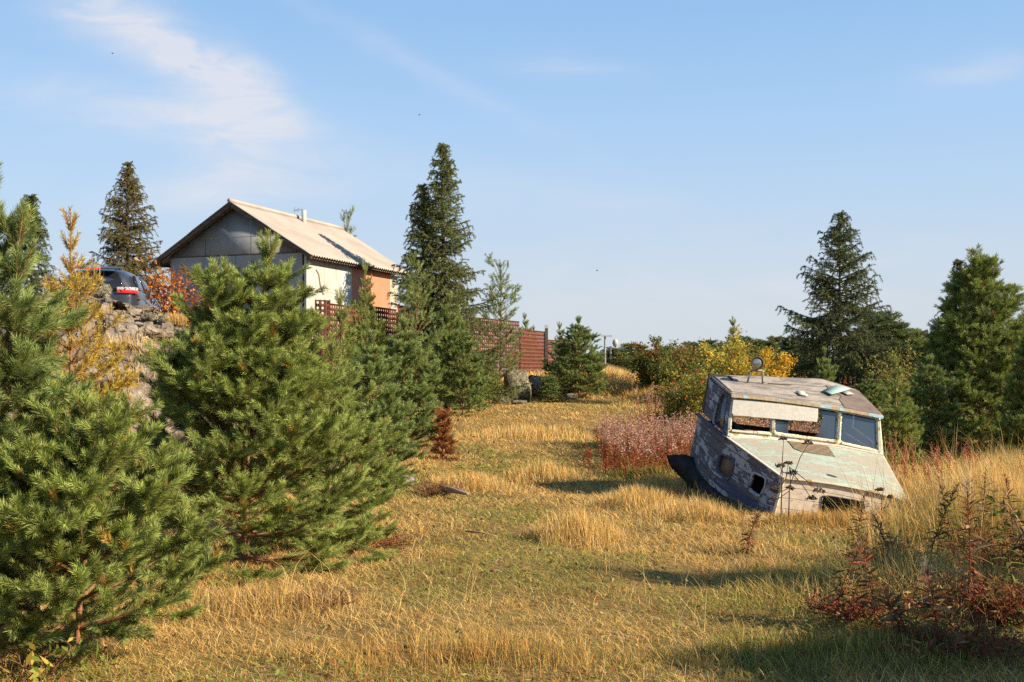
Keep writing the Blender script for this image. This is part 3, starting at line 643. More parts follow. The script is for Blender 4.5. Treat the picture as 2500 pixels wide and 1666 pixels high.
# ------------------------------------------------------------------ broadleaf shrubs and herbs
def leafy(name, x, y, stems, H, spread, nleaf, ls, cols, label, cat, seed, mat_stem='stem', sprd_top=1.0, clump=.0, width=.45, z=None, droop=.3, berries=None, group=None, lo=.15, shape='leaf', branchy=5):
    rng = np.random.default_rng(seed); z0 = (gz(x, y) if z is None else z); r = empty(name, (x, y, z0 - .02))
    sm = MB(); LP = []; LD = []
    for i in range(stems):
        a = rng.random() * 6.28; b = rng.random() ** .6 * spread; h = H * rng.uniform(.65, 1.0) * (1 - .35 * (b / spread) ** 2); foot = rng.random() * .15 * spread
        n = 7; t_ = np.linspace(0, 1, n)
        pts = np.stack([np.cos(a) * (foot + b * t_ ** 1.3), np.sin(a) * (foot + b * t_ ** 1.3), h * t_], 1) + rng.normal(size=(n, 3)) * .012 * H * t_[:, None]
        sm.tube(pts, np.linspace(.006 + .004 * H, .002, n), 5)
        for j in range(branchy):
            f = rng.uniform(lo, .95); k = int(f * (n - 1)); p = pts[k] + (pts[k + 1] - pts[k]) * (f * (n - 1) - k)
            d = nrm(np.array([math.cos(a + rng.normal() * 1.5), math.sin(a + rng.normal() * 1.5), .6 + rng.random() * .6])); L = H * .22 * rng.uniform(.5, 1.2)
            e = p + d * L; sm.tube([p, (p + e) / 2 + rng.normal(size=3) * .02, e], [.003 + .001 * H, .0025, .0015], 4, cap=False)
            for q in range(max(1, nleaf // (stems * branchy))):
                g = rng.random() ** .7; LP.append(p + d * L * g + rng.normal(size=3) * ls * .8 * (1 + clump)); LD.append(nrm(d + rng.normal(size=3) * .9 + np.array([0, 0, -droop])))
    LP = np.array(LP); LD = np.array(LD); n = len(LP)
    L = ls * rng.uniform(.6, 1.3, (n, 1)); sd_ = nrm(np.cross(LD, rng.normal(size=(n, 3)))) * L * width * .5; nn = nrm(np.cross(sd_, LD))
    V = np.stack([LP, LP + LD * L * .45 + sd_ + nn * L * .06, LP + LD * L, LP + LD * L * .45 - sd_ + nn * L * .06], 1).reshape(-1, 3)
    cc = np.array(cols); ci = rng.integers(0, len(cc), n)
    # neighbouring leaves turn colour together
    cl = np.array([mnoise.noise(Vector(p) * (1.6 / max(.4, spread))) for p in LP]); ci = np.where(rng.random(n) < .65, np.clip(((cl + .5) * len(cc)).astype(int), 0, len(cc) - 1), ci)
    C = np.repeat(cc[ci] * rng.uniform(.7, 1.25, (n, 1)), 4, 0)
    sm.build('stem', M[mat_stem], r, smooth=True)
    mesh_np('foliage', V, [np.arange(n)[:, None] * 4 + np.arange(4)], M['leaf'], col=np.clip(C, 0, 1), parent=r)
    if berries:
        bm_ = MB()
        for q in range(berries):
            c = LP[rng.integers(0, n)]
            for e in range(5):
                o_ = c + rng.normal(size=3) * .02; bm_.lathe(o_ - np.array([0, 0, .012]), (0, 0, 1), [(0, .001), (.006, .010), (.018, .010), (.024, .001)], 6)
        bm_.build('berries', M['berry'], r, smooth=True)['kind'] = 'stuff'
    return tag(r, label, cat, group)
M['berry'] = simple('berry', (.55, .06, .01), (.45, .09, .02), 20, .4, bmp=0)
YEL = [(.54, .45, .07), (.48, .36, .05), (.36, .37, .07), (.26, .30, .06), (.62, .26, .03)]
ORG = [(.60, .38, .04), (.55, .28, .02), (.48, .36, .05)]
DG = [(.12, .16, .04), (.17, .19, .045), (.10, .13, .035), (.24, .13, .035)]
DG2 = [(.22, .21, .04), (.16, .17, .04), (.30, .25, .04), (.12, .13, .035)]
leafy('rowan_bush', XD(1770, 22), 22.0, 22, 2.25, .60, 9000, .07, YEL, 'tall yellow leaved rowan bush left behind the cabin roof', 'bush', 1, berries=20)
leafy('rowan_bush', XD(1872, 24), 24.0, 20, 2.15, .50, 7500, .07, ORG, 'golden orange bush right behind the searchlight', 'bush', 2)
leafy('rowan_bush', XD(1690, 19.5), 19.5, 22, 1.62, .62, 9000, .06, DG2, 'olive and orange tinted bush touching the left back of the cabin', 'bush', 3, berries=22)
leafy('rowan_bush', XD(1605, 31), 31.0, 20, 1.75, 1.0, 8000, .085, DG, 'round dark green bush with red berries left of the yellow rowan', 'bush', 4, berries=45)
leafy('rowan_bush', XD(1655, 33), 33.0, 16, 1.8, .9, 6000, .085, [(.15, .17, .045), (.2, .18, .05), (.24, .14, .04)], 'reddish dark green bush between the berry bush and the yellow rowan', 'bush', 5, berries=20)
leafy('birch_bush', XD(2215, 24), 24.0, 20, 2.25, .75, 4200, .06, [(.23, .23, .055), (.30, .27, .06), (.17, .19, .05)], 'light olive twiggy birch between the right spruce and the large dark pine', 'bush', 6, mat_stem='stem')
leafy('birch_bush', XD(1825, 30), 30.0, 14, 1.9, 1.0, 3000, .08, [(.18, .21, .055), (.22, .23, .055)], 'green bush between the yellow and the orange rowan', 'bush', 7)
zc = 2.62
leafy('willow_shrub', XD(415, 22.8), 22.8, 26, 1.35, .80, 900, .095, [(.55, .21, .03), (.42, .13, .03), (.30, .08, .03), (.58, .26, .04)], 'sparse shrub with orange autumn leaves between the car and the garage', 'shrub', 8, width=.5, z=2.62)
leafy('willow_shrub', XD(495, 22.3), 22.3, 14, .75, .55, 420, .08, [(.34, .09, .03), (.42, .15, .03), (.26, .07, .03)], 'low red brown shrub on the rock edge under the garage door', 'shrub', 18, width=.5, z=2.6)
leafy('juniper_bush', XD(2420, 14.5), 14.5, 26, .62, 1.0, 6500, .035, [(.13, .18, .035), (.20, .22, .04), (.09, .13, .03)], 'low green juniper spreading under the large dark pine', 'bush', 9, width=.16, droop=-.2, lo=.05)
leafy('heather_brush', XD(1060, 13.8), 13.8, 30, .24, .42, 1300, .03, [(.19, .11, .055), (.24, .14, .06), (.13, .09, .05)], 'clump of brown dry brushwood left of the track', 'shrub', 10, width=.3, lo=.05)
leafy('crowberry_patch', XD(905, 10.2), 10.2, 40, .10, .55, 1500, .022, [(.30, .08, .02), (.20, .14, .03), (.24, .06, .02)], 'reddish low berry shrub under the right side of the pines', 'shrub', 12, width=.4, lo=.05)
leafy('crowberry_patch', XD(800, 7.4), 7.4, 30, .14, .32, 900, .022, [(.22, .10, .03), (.16, .12, .03)], 'brown twiggy berry shrub in the dry grass under the largest pine', 'shrub', 13, width=.4, lo=.05)
leafy('sapling', XD(2520, 8.2), 8.2, 3, .95, .32, 130, .07, [(.055, .09, .02), (.08, .11, .02)], 'dark green leaved sapling reaching in from the right edge', 'sapling', 14, width=.4, mat_stem='stem_dark')
leafy('sapling', XD(95, 5.6), 5.6, 6, .32, .20, 60, .10, [(.20, .25, .05), (.35, .26, .05), (.14, .2, .04)], 'small light green leafy seedling under the bottom left pine', 'sapling', 15, width=.28)

# ---- fireweed herbs: stem with whorled narrow leaves
def fireweed(x, y, H, seed, label, cols, leafl=.10, n=46, lean=.12, tuft=True, group='fireweed plants in the lower right'):
    rng = np.random.default_rng(seed); r = empty('fireweed', (x, y, gz(x, y) - .02)); a = rng.random() * 6.28; t_ = np.linspace(0, 1, 9)
    pts = np.stack([np.cos(a) * lean * H * t_ ** 1.6, np.sin(a) * lean * H * t_ ** 1.6, H * t_ * (1 - .04 * t_)], 1)
    MB().tube(pts, np.linspace(.0055, .0022, 9), 6).build('stem', M['stem_red'], r, smooth=True)
    V = []; Qs = []; C = []; nv = 0; cc = np.array(cols)
    for i in range(n):
        f = .12 + .86 * (i + rng.random()) / n; p = np.array([np.interp(f, t_, pts[:, k]) for k in range(3)])
        az = i * 2.4 + rng.normal() * .3; el = np.interp(f, [0, .6, 1], [-.4, .35, 1.0]) + rng.normal() * .25; L = leafl * np.interp(f, [0, .25, .7, 1], [.7, 1.1, .9, .35]) * rng.uniform(.7, 1.2)
        d = np.array([math.cos(az) * math.cos(el), math.sin(az) * math.cos(el), math.sin(el)]); s_ = np.array([-math.sin(az), math.cos(az), 0.]); s_ = nrm(s_ + np.array([0, 0, rng.normal() * .5]))
        w = L * .085; col = cc[rng.integers(0, len(cc))] * rng.uniform(.7, 1.25); sag = rng.uniform(.1, .45)
        for j, ft in enumerate((0, .25, .5, .75, 1)):
            c = p + d * L * ft - np.array([0, 0, sag * L * ft ** 2]); ww = w * (.25, .9, 1.0, .65, .05)[j]; V += [c - s_ * ww, c + s_ * ww]; C += [col, col]
        Qs += [[nv + 2 * j, nv + 2 * j + 1, nv + 2 * j + 3, nv + 2 * j + 2] for j in range(4)]; nv += 10
    mesh_np('leaves', np.array(V), [np.array(Qs)], M['leaf'], col=np.clip(np.array(C), 0, 1), parent=r)
    if tuft and seed % 4 == 0:
        m_ = 160; B = pts[-1] + rng.normal(size=(m_, 3)) * [.02, .02, .05] - [0, 0, .02]; D = nrm(rng.normal(size=(m_, 3))) * .035; S = nrm(np.cross(D, rng.normal(size=(m_, 3)))) * .0009
        mesh_np('seed_fluff', np.stack([B - S, B + S, B + D], 1).reshape(-1, 3), [np.arange(m_ * 3).reshape(-1, 3)], M['leaf'], col=(.50, .42, .33), parent=r)
    return tag(r, label, 'fireweed', group)
REDS = [(.16, .07, .035), (.20, .10, .045), (.26, .06, .028), (.13, .12, .035), (.30, .20, .12), (.12, .10, .03)]
GRS = [(.11, .13, .03), (.18, .13, .035), (.22, .09, .03), (.15, .17, .04)]
fw = [(2372, 1640, 7.0, .96, REDS, 'bright red tipped fireweed, the large one near the bottom right', .125),
      (2035, 1575, 6.9, .62, REDS, 'dark red fireweed at the left end of the foreground group', .10),
      (2140, 1600, 6.7, .55, REDS, 'deep red bushy fireweed right of the leftmost foreground one', .12),
      (2260, 1450, 8.2, .85, GRS, 'tall olive fireweed with pale leaves in the middle of the group', .10),
      (2180, 1480, 8.3, .55, REDS, 'short reddish fireweed with pale seed fluff behind the deep red one', .09),
      (2090, 1420, 9.2, .62, GRS, 'green stemmed fireweed standing over the green grass', .09),
      (1822, 1385, 9.6, .42, REDS, 'small brown fireweed standing alone in front of the cabin', .085),
      (2480, 1600, 7.0, .72, GRS, 'leafy green fireweed at the right edge', .10),
      (2430, 1480, 8.0, .70, REDS, 'rusty fireweed behind the bright red tipped one', .10),
      (2330, 1420, 9.0, .75, GRS, 'olive fireweed farther back below the cabin corner', .10),
      (2400, 1390, 9.6, .80, REDS, 'red stemmed fireweed far right behind the group', .09),
      (2210, 1640, 6.3, .40, REDS, 'low dark red fireweed at the bottom of the photo', .11),
      (2290, 1620, 6.5, .45, REDS, 'low brown red fireweed left of the bright red tipped one', .11),
      (2480, 1420, 9.0, .85, REDS, 'brownish fireweed by the dark sapling at the right', .10)]
for k, (u, v, d, h, c, lab, ll) in enumerate(fw): fireweed(XD(u, d), d, h, 200 + k, lab, c, ll * 1.2, n=95, lean=[.12, .35, .22, .5, .3][k % 5])

for q_, (u, d, R_, H_, n_, cols_, lab_) in enumerate((
        (2330, 7.2, .55, .30, 1300, [(.14, .13, .035), (.18, .07, .03), (.12, .12, .03), (.22, .16, .06), (.3, .22, .09)], 'low tangle of dark red leaves round the large bright tipped fireweed'),
        (2080, 7.0, .35, .22, 500, [(.14, .04, .025), (.10, .08, .03), (.20, .07, .03)], 'low dark red leafy clump at the left end of the fireweed group'),
        (2440, 8.6, .60, .42, 1800, [(.13, .12, .035), (.20, .12, .04), (.09, .10, .03), (.24, .08, .03)], 'mixed green and rusty leaf tangle behind the fireweed at the right edge'),
        (2300, 6.2, .50, .22, 1500, [(.18, .06, .03), (.13, .11, .035), (.24, .12, .05), (.3, .2, .08)], 'rusty leaf tangle at the bottom edge under the fireweed group'),
        (2470, 6.8, .40, .36, 1600, [(.14, .13, .035), (.22, .08, .035), (.16, .06, .03), (.2, .17, .05)], 'olive and red leaf tangle in the bottom right corner'),
        (2200, 8.6, .45, .30, 1500, [(.24, .16, .06), (.14, .14, .04), (.26, .10, .05)], 'bronze green leaf clump behind the middle fireweeds'))):
    leafy('herb_clump', XD(u, d), d, 34, H_, R_, n_, .055, cols_, lab_, 'herbs', 400 + q_, width=.22, lo=.05, mat_stem='stem_red')
# ---- dry umbel plants in front of the cabin
def umbel(x, y, H, seed, heads, label):
    rng = np.random.default_rng(seed); r = empty('dry_umbel_plant', (x, y, gz(x, y) - .02)); st = MB(); hd = MB()
    main = [np.zeros(3), np.array([.01, 0, H * .4]), np.array([heads[0][0] * .6, 0, H * .7]), np.array([heads[0][0], 0, heads[0][1]])]; st.tube(main, [.007, .006, .0045, .0025], 6)
    for k, (hx, hz, hr) in enumerate(heads):
        top = np.array([hx, rng.normal() * .04, hz])
        if k: f = rng.uniform(.35, .62); b_ = np.array([main[1][0], 0, H * f]); st.tube([b_, (b_ + top) / 2 + [hx * .15, 0, -.03], top], [.005, .0045, .003], 5)
        for j in range(11):
            a = j * 2.4; rr_ = hr * math.sqrt((j + .5) / 11); e = top + np.array([math.cos(a) * rr_, math.sin(a) * rr_, hr * .7 - rr_ * .5 + rng.normal() * hr * .12])
            hd.tube([top, e], [.0022, .0018], 4, cap=False)
            for q in range(7):
                o_ = e + rng.normal(size=3) * hr * .13; hd.lathe(o_, (0, 0, 1), [(-.005, .0005), (0, .0065), (.006, .005), (.009, .0005)], 5)
    st.build('stem', M['stem_dark'], r, smooth=True); hd.build('seed_heads', M['stem_dark'], r)
    return tag(r, label, 'umbel plant', 'dry umbel plants')
umbel(XD(1925, 11.2), 11.2, 1.0, 1, [(.20, .83, .05), (-.10, .60, .05), (.05, .52, .055), (-.14, .36, .05), (.03, .37, .04), (-.16, .26, .04), (.32, .34, .06), (.25, .26, .05)], 'tall dark dry umbel plant with several heads in front of the cabin corner')
umbel(XD(1912, 11.6), 11.7, 1.0, 2, [(.03, .88, .045), (.08, .62, .045), (-.06, .33, .04)], 'thin dry umbel plant just behind the tall dark one')
umbel(XD(2150, 10.9), 10.9, .5, 3, [(.02, .42, .04), (.10, .36, .035)], 'low dry umbel plant before the right side of the cabin front')
# ------------------------------------------------------------------ the boat cabin
M['side_paint'] = peel('side_paint', (.33, .34, .38), (.12, .115, .13), plank=.125, amount=.54, seam=.09, sc=7, stretch=(1, 2.2, 1))
M['side_blue'] = peel('side_blue', (.060, .072, .135), (.11, .105, .12), plank=0, amount=.42, sc=9)
M['cream_paint'] = peel('cream_paint', (.70, .62, .52), (.42, .31, .20), plank=.13, amount=.31, rough=.6, sc=10, seam=.05)
M['frame_paint'] = peel('frame_paint', (.62, .60, .47), (.42, .30, .12), plank=0, amount=.40, paint2=(.45, .56, .48), rough=.6, sc=22, stretch=(1, 1, 1))
M['frame_yellow'] = peel('frame_yellow', (.62, .60, .47), (.48, .35, .14), plank=0, amount=.36, rough=.6, sc=14, stretch=(1, 1, 1), coord='Object')
M['deck_paint'] = peel('deck_paint', (.30, .365, .31), (.36, .335, .27), plank=0, amount=.505, rough=.75, sc=6, stretch=(1, 2.8, 1))
M['fascia_paint'] = peel('fascia_paint', (.30, .50, .62), (.42, .34, .22), plank=0, amount=.52, rough=.7, sc=9, stretch=(1, 1, 1), coord='Object')
M['ply'] = peel('roof_ply', (.30, .27, .235), (.20, .18, .155), plank=0, amount=.45, rough=.85, sc=3, stretch=(1, 6, 1))
M['felt'] = simple('roofing_felt', (.085, .065, .055), (.15, .12, .10), 7, .9, bmp=.6)
M['aluminium'] = simple('board_metal', (.37, .36, .33), (.30, .295, .275), 26, .55, metal=0.1, bmp=.3)
M['turq'] = simple('turquoise_board', (.25, .43, .38), (.33, .46, .40), 12, .7)
M['tar'] = simple('tarred_wood', (.018, .017, .020), (.040, .036, .036), 12, .85, bmp=1.0, bd=.02, spec=.15)
M['rust'] = simple('rusty_steel', (.115, .034, .016), (.06, .020, .012), 9, .85, bmp=.4)
M['rustlight'] = simple('rusty_steel_light', (.135, .040, .020), (.085, .028, .015), 6, .85, bmp=.4)
M['dark_in'] = simple('dark_wood_and_shade', (.06, .045, .035), (.035, .028, .022), 6, .9)  # dark wood; also stands in for the shade inside the hull
M['brownboard'] = simple('brown_board', (.10, .075, .05), (.16, .12, .08), 5, .6)
M['lampmetal'] = simple('lamp_metal', (.05, .045, .04), (.16, .07, .04), 16, .6, metal=.3)
M['bracket'] = simple('bracket_metal', (.14, .15, .14), (.22, .20, .17), 20, .6, metal=.3)
m, t, b = newmat('lamp_glass'); setin(t, b, 'Base Color', (.36, .35, .31)); b.inputs['Metallic'].default_value = .7; b.inputs['Roughness'].default_value = .22
bump(t, b, noise_tex(t, objvec(t), 40, 2), .3, .004); M['lampglass'] = m
m, t, b = newmat('cabin_glass'); n_ = noise_tex(t, objvec(t), 3, 4)
gl = nd(t, 'ShaderNodeBsdfGlossy'); gl.inputs['Roughness'].default_value = .06; gl.inputs['Color'].default_value = (.75, .8, .85, 1)
tr = nd(t, 'ShaderNodeBsdfTransparent'); tr.inputs['Color'].default_value = (.42, .50, .55, 1); df = nd(t, 'ShaderNodeBsdfDiffuse'); df.inputs['Color'].default_value = (.075, .095, .11, 1)
m1 = nd(t, 'ShaderNodeMixShader'); m1.inputs[0].default_value = .20; t.links.new(tr.outputs[0], m1.inputs[1]); t.links.new(gl.outputs[0], m1.inputs[2])
m2 = nd(t, 'ShaderNodeMixShader'); t.links.new(ramp(t, n_, [(.3, .25), (.7, .45)]), m2.inputs[0]); t.links.new(m1.outputs[0], m2.inputs[1]); t.links.new(df.outputs[0], m2.inputs[2])
t.links.new(m2.outputs[0], t.nodes['Material Output'].inputs[0]); M['glass'] = m
m, t, b = newmat('checker_plate'); v = objvec(t, 'UV'); ck = nd(t, 'ShaderNodeTexChecker'); ck.inputs['Scale'].default_value = 14; t.links.new(v, ck.inputs['Vector'])
setin(t, b, 'Base Color', mixc(t, ck.outputs['Fac'], (.17, .12, .075), (.12, .085, .055))); b.inputs['Roughness'].default_value = .7; M['checker'] = m

def Z1(x, y, d): return P(1600 + x / 3.336, 840 + y / 3.336, d)       # first close-up of the cabin
def Z6(x, y, d): return P(1610 + x / 6.723, 1080 + y / 6.723, d)      # close-up of its side
def z1px(x, y): return (1600 + x / 3.336, 840 + y / 3.336)
def z6px(x, y): return (1610 + x / 6.723, 1080 + y / 6.723)
def inpoly(p, poly):
    poly = np.asarray(poly, float); x, y = p[..., 0], p[..., 1]; r = np.zeros(x.shape, bool); j = len(poly) - 1
    for i in range(len(poly)):
        xi, yi = poly[i]; xj, yj = poly[j]
        c = ((yi > y) != (yj > y)) & (x < (xj - xi) * (y - yi) / (yj - yi + 1e-12) + xi); r ^= c; j = i
    return r
class Patch:
    """ruled surface between two curves a(s), b(s), with an optional bulge along its normal"""
    def __init__(s, A, B, bulge=0., up=(0, 0, 1), flip=False):
        s.A = np.asarray(A, float); s.B = np.asarray(B, float); s.bulge = bulge; s.up = np.asarray(up, float); s.flip = flip
        s.ta = np.concatenate([[0], np.cumsum(np.linalg.norm(np.diff(s.A, axis=0), axis=1))]); s.LA = s.ta[-1]; s.ta = s.ta / s.LA
        s.tb = np.concatenate([[0], np.cumsum(np.linalg.norm(np.diff(s.B, axis=0), axis=1))]); s.tb = s.tb / s.tb[-1]
        s.H = np.linalg.norm(s.A.mean(0) - s.B.mean(0))
    def ev(s, u, v):
        u = np.asarray(u, float); v = np.asarray(v, float)
        a = np.stack([np.interp(u, s.ta, s.A[:, k]) for k in range(3)], -1); b = np.stack([np.interp(u, s.tb, s.B[:, k]) for k in range(3)], -1)
        p = a + (b - a) * v[..., None]
        return p + s.up * (s.bulge * 4 * u * (1 - u))[..., None]
    def n(s):
        a = s.ev(.5, np.array(.5)); du = s.ev(.6, np.array(.5)) - a; dv = s.ev(.5, np.array(.6)) - a
        r = nrm(np.cross(du, dv)); return -r if s.flip else r
    def grid(s, nu, nv, holes=(), keep=None, off=0.0, thick=.02):
        U, Vv = np.meshgrid(np.linspace(0, 1, nu + 1), np.linspace(0, 1, nv + 1)); Pt = s.ev(U, Vv) + s.n() * off
        uv = np.stack([U * s.LA, (1 - Vv) * s.H], -1).reshape(-1, 2); Pt = Pt.reshape(-1, 3)
        i = np.arange(nv)[:, None] * (nu + 1) + np.arange(nu)[None]; Q = np.stack([i, i + 1, i + nu + 2, i + nu + 1], -1).reshape(-1, 4)
        c = px(Pt[Q].mean(1)); k = np.ones(len(Q), bool)
        for h in holes: k &= ~inpoly(c, h)
        if keep is not None: k &= inpoly(c, keep)
        Q = Q[k]
        if thick:
            E = np.concatenate([Q[:, [0, 1]], Q[:, [1, 2]], Q[:, [2, 3]], Q[:, [3, 0]]]); key = np.sort(E, 1)
            kk = key[:, 0].astype(np.int64) * 10 ** 7 + key[:, 1]; _, inv, cnt = np.unique(kk, return_inverse=True, return_counts=True); B = E[cnt[inv] == 1]
            n = len(Pt); Pt = np.concatenate([Pt, Pt - s.n() * thick]); uv = np.concatenate([uv, uv])
            Q = np.concatenate([Q, Q[:, ::-1] + n, np.stack([B[:, 1], B[:, 0], B[:, 0] + n, B[:, 1] + n], 1)])
        used = np.unique(Q); mp = np.zeros(len(Pt), int); mp[used] = np.arange(len(used)); return Pt[used], mp[Q], uv[used]
    def inv(s, q):
        U, Vv = np.meshgrid(np.linspace(-.05, 1.05, 221), np.linspace(-.05, 1.05, 221)); pp = px(s.ev(np.clip(U, 0, 1), Vv)); o = []
        for x in np.atleast_2d(q):
            k = np.argmin(((pp - x) ** 2).sum(-1)); o.append((U.ravel()[k], Vv.ravel()[k]))
        return np.array(o)
    def at(s, q, off=0.0):
        uv = s.inv(q); return s.ev(uv[:, 0], uv[:, 1]) + s.n() * off
def rround(poly, r=.22, k=4):
    poly = np.asarray(poly, float); out = []
    for i in range(len(poly)):
        p, a, c = poly[i], poly[i - 1], poly[(i + 1) % len(poly)]; s_, e = p + (a - p) * r, p + (c - p) * r
        for j in range(k + 1): f = j / k; out.append((1 - f) ** 2 * s_ + 2 * f * (1 - f) * p + f * f * e)
    return np.array(out)

dFL, dFR, dBL, dBR = P(1913, 1168, 12.25), P(2217, 1224, 12.46), P(1776, 1069, 13.43), P(2157, 1114, 13.72)
wTL, wTR = P(1787, 972, 13.56), P(2149, 1020, 13.84)
rFL, rFR, rBL, rBR = P(1785, 964, 13.50), P(2155.5, 1017, 13.80), P(1732, 918, 14.37), P(2094, 955, 14.66)
gBL = P(1706, 1012, 14.45); bFL = P(1886, 1264, 12.35); bFR = P(2200, 1330, 12.56)
gBR = gBL + (dBR - dBL)
BO = np.array([3.6, 13.4, 0.0])
boat = empty('boat_cabin', BO); tag(boat, 'old tilted wooden boat cabin with flaking white and grey paint sinking into the grass', 'boat wreck')
def addp(name, geo, mat, parent=boat, smooth=False):
    V, Q, uv = geo; return mesh_np(name, V, [Q], M[mat], uv=uv, parent=parent, origin=BO, smooth=smooth)
def bb(mb, name, mat, parent=boat, smooth=False): return mb.build(name, M[mat], parent, smooth=smooth, origin=BO)
# left side
sb = [Z6(490, 250, 14.4), Z6(620, 470, 14.1), Z6(800, 680, 13.8), Z6(1060, 880, 13.4), Z6(1400, 1060, 12.95), Z6(1700, 1190, 12.55), bFL]
side = Patch([gBL, (gBL + dBL) / 2, dBL, (dBL * 2 + dFL) / 3, (dBL + dFL * 2) / 3, dFL], sb)
if side.n()[0] > 0: side.flip = True
h1 = rround([z6px(1010, 205), z6px(1222, 285), z6px(1212, 430), z6px(1135, 622), z6px(945, 450)], .25)
h2 = rround([z6px(1550, 505), z6px(1745, 600), z6px(1740, 700), z6px(1650, 880), z6px(1480, 770)], .22)
left = addp('side_wall', side.grid(220, 110, holes=(h1, h2), thick=.025), 'side_paint')
def ringframe(patch, poly, w, out, name, mat, off=.0, closed=True):
    c = poly.mean(0); o1 = patch.at(poly, off + out); o2 = patch.at(c + (poly - c) * (1 + w), off + out); i1 = patch.at(poly, off - .02); i2 = patch.at(c + (poly - c) * (1 + w), off - .002)
    n = len(poly); V = np.concatenate([i1, o1, o2, i2]); j = np.arange(n); j2 = (j + 1) % n
    Q = np.concatenate([np.stack([a * n + j, a * n + j2, b_ * n + j2, b_ * n + j], 1) for a, b_ in ((0, 1), (1, 2), (2, 3))])
    return mesh_np(name, V, [Q], M[mat], parent=boat, origin=BO, uv=V[:, :2])
f1 = ringframe(side, h1, .16, .014, 'porthole_frame', 'side_blue'); f2 = ringframe(side, h2, .24, .014, 'porthole_frame', 'side_paint')
mb = MB(); mb.prism(side.at(h1, -.030), side.n() * .008); o = bb(mb, 'porthole_pane', 'brownboard')
# blue band low on the side and what is left of its hand painted name
band = [z6px(x, y) for x, y in ((800, 470), (1000, 590), (1250, 720), (1400, 850), (1560, 940), (1640, 1040), (1560, 1080), (1380, 1010), (1200, 880), (980, 740), (800, 560))]
addp('blue_band', side.grid(260, 140, keep=band, holes=(h2,), off=.003, thick=0), 'side_blue', left)
strokes = [[(835, 520), (805, 515), (800, 540), (835, 560), (840, 585), (805, 590)], [(880, 560), (858, 552), (850, 590), (875, 590), (882, 560), (885, 605)], [(905, 545), (895, 620)], [(930, 560), (905, 590), (925, 630)],
           [(950, 625), (985, 640)], [(968, 632), (962, 665)], [(1000, 640), (995, 672), (1012, 676)], [(1030, 665), (1022, 690), (1045, 695)], [(1070, 690), (1062, 712)], [(1090, 700), (1085, 722), (1100, 700)], [(1125, 715), (1112, 750)]]
wr = MB()
for s_ in strokes: wr.tube(side.at([z6px(*q) for q in s_], .005), .005, 4)
bb(wr, 'painted_lettering', 'aluminium', left)
# deck rail and battens along the left
mb = MB(); n_ = side.n(); mb.tube([gBL + n_ * .02, (gBL + dBL) / 2 + n_ * .03, dBL + n_ * .02 + np.array([0, 0, -.005])], .022, 8); bb(mb, 'rubbing_rail', 'side_blue', smooth=True)
mb = MB(); mb.beam(dBL + n_ * .004 + [0, 0, .006], dFL + n_ * .004 + [0, 0, .006], .030, .016); bb(mb, 'deck_batten', 'cream_paint')
ins = Patch([p_ + [.42, .10, -.05] for p_ in (gBL, dBL, dFL)], [p_ + [.42, .10, -.15] for p_ in (sb[0], sb[3], bFL)]); addp('shade_backing', ins.grid(12, 6, thick=.02), 'dark_in')  # added dark sheet behind the open porthole, standing in for the shade inside
# right side and back of the lower box
right = Patch([dFR, dBR, gBR], [bFR, bFR + (dBR - dFR) * .9, gBR - (gBL - sb[0])])
if right.n()[0] < 0: right.flip = True
addp('side_wall', right.grid(30, 12, thick=.025), 'cream_paint')
# front face
front = Patch([dFL, dFR], [bFL, bFR], bulge=.035)
if front.n()[1] > 0: front.flip = True
ho = rround([z1px(1362, 1238), z1px(1420, 1238), z1px(1695, 1285), z1px(1690, 1450), z1px(1345, 1420)], .12)
addp('front_wall', front.grid(150, 60, holes=(ho,), thick=.03), 'cream_paint')
ringframe(front, ho, .05, .010, 'hatch_frame', 'side_blue')
mb = MB(); mb.beam(dFL + [0, -.012, 0], bFL + [0, -.012, 0], .024, .030); bb(mb, 'corner_post', 'frame_yellow')
# fore deck
deck = Patch([dBL, dBR], [dFL, dFR], bulge=.040)
if deck.n()[2] < 0: deck.flip = True
dk = addp('fore_deck', deck.grid(60, 30, off=.012, thick=.02), 'deck_paint')
pl_ = [z1px(*q) for q in ((1075, 787), (1200, 785), (1330, 805), (1412, 836), (1440, 880), (1466, 916), (1330, 897), (1190, 876), (1130, 852), (1100, 815))]
addp('vent_plate', deck.grid(240, 240, keep=pl_, off=.020, thick=.006), 'checker')
sl = [z1px(*q) for q in ((1393, 1058), (1430, 1063), (1485, 1084), (1470, 1088), (1405, 1072))]; addp('slot', deck.grid(400, 300, keep=sl, off=.016, thick=.002), 'dark_in', dk)
mb = MB(); e = [deck.ev(np.array(u), np.array(1.0)) + np.array([0, -.012, .004]) for u in np.linspace(0, 1, 9)]
for a_, b_ in zip(e[:-1], e[1:]): mb.beam(a_, b_, .022, .020)
bb(mb, 'deck_edge', 'frame_yellow')
# wheelhouse front with three window openings
wf = Patch([wTL, wTR], [dBL + [0, 0, .01], dBR + [0, 0, .01]], bulge=.040)
if wf.n()[1] > 0: wf.flip = True
W1 = rround([z1px(632, 470), z1px(945, 470), z1px(940, 717), z1px(617, 700)], .05); W2 = rround([z1px(980, 470), z1px(1484, 548), z1px(1470, 782), z1px(974, 716)], .07); W3 = rround([z1px(1523, 556), z1px(1800, 610), z1px(1808, 860), z1px(1508, 793)], .06)
addp('wheelhouse_front', wf.grid(260, 90, holes=(W1, W2, W3), thick=.035), 'frame_paint')
s1 = [z1px(*q) for q in ((974, 560), (1100, 570), (1088, 640), (1078, 728), (974, 716))]; s2 = [z1px(*q) for q in ((1320, 515), (1352, 560), (1362, 600), (1345, 660), (1322, 765), (1475, 786), (1490, 548))]
for q in (s1, s2): addp('window_pane', wf.grid(300, 120, keep=q, off=-.012, thick=.003), 'glass')
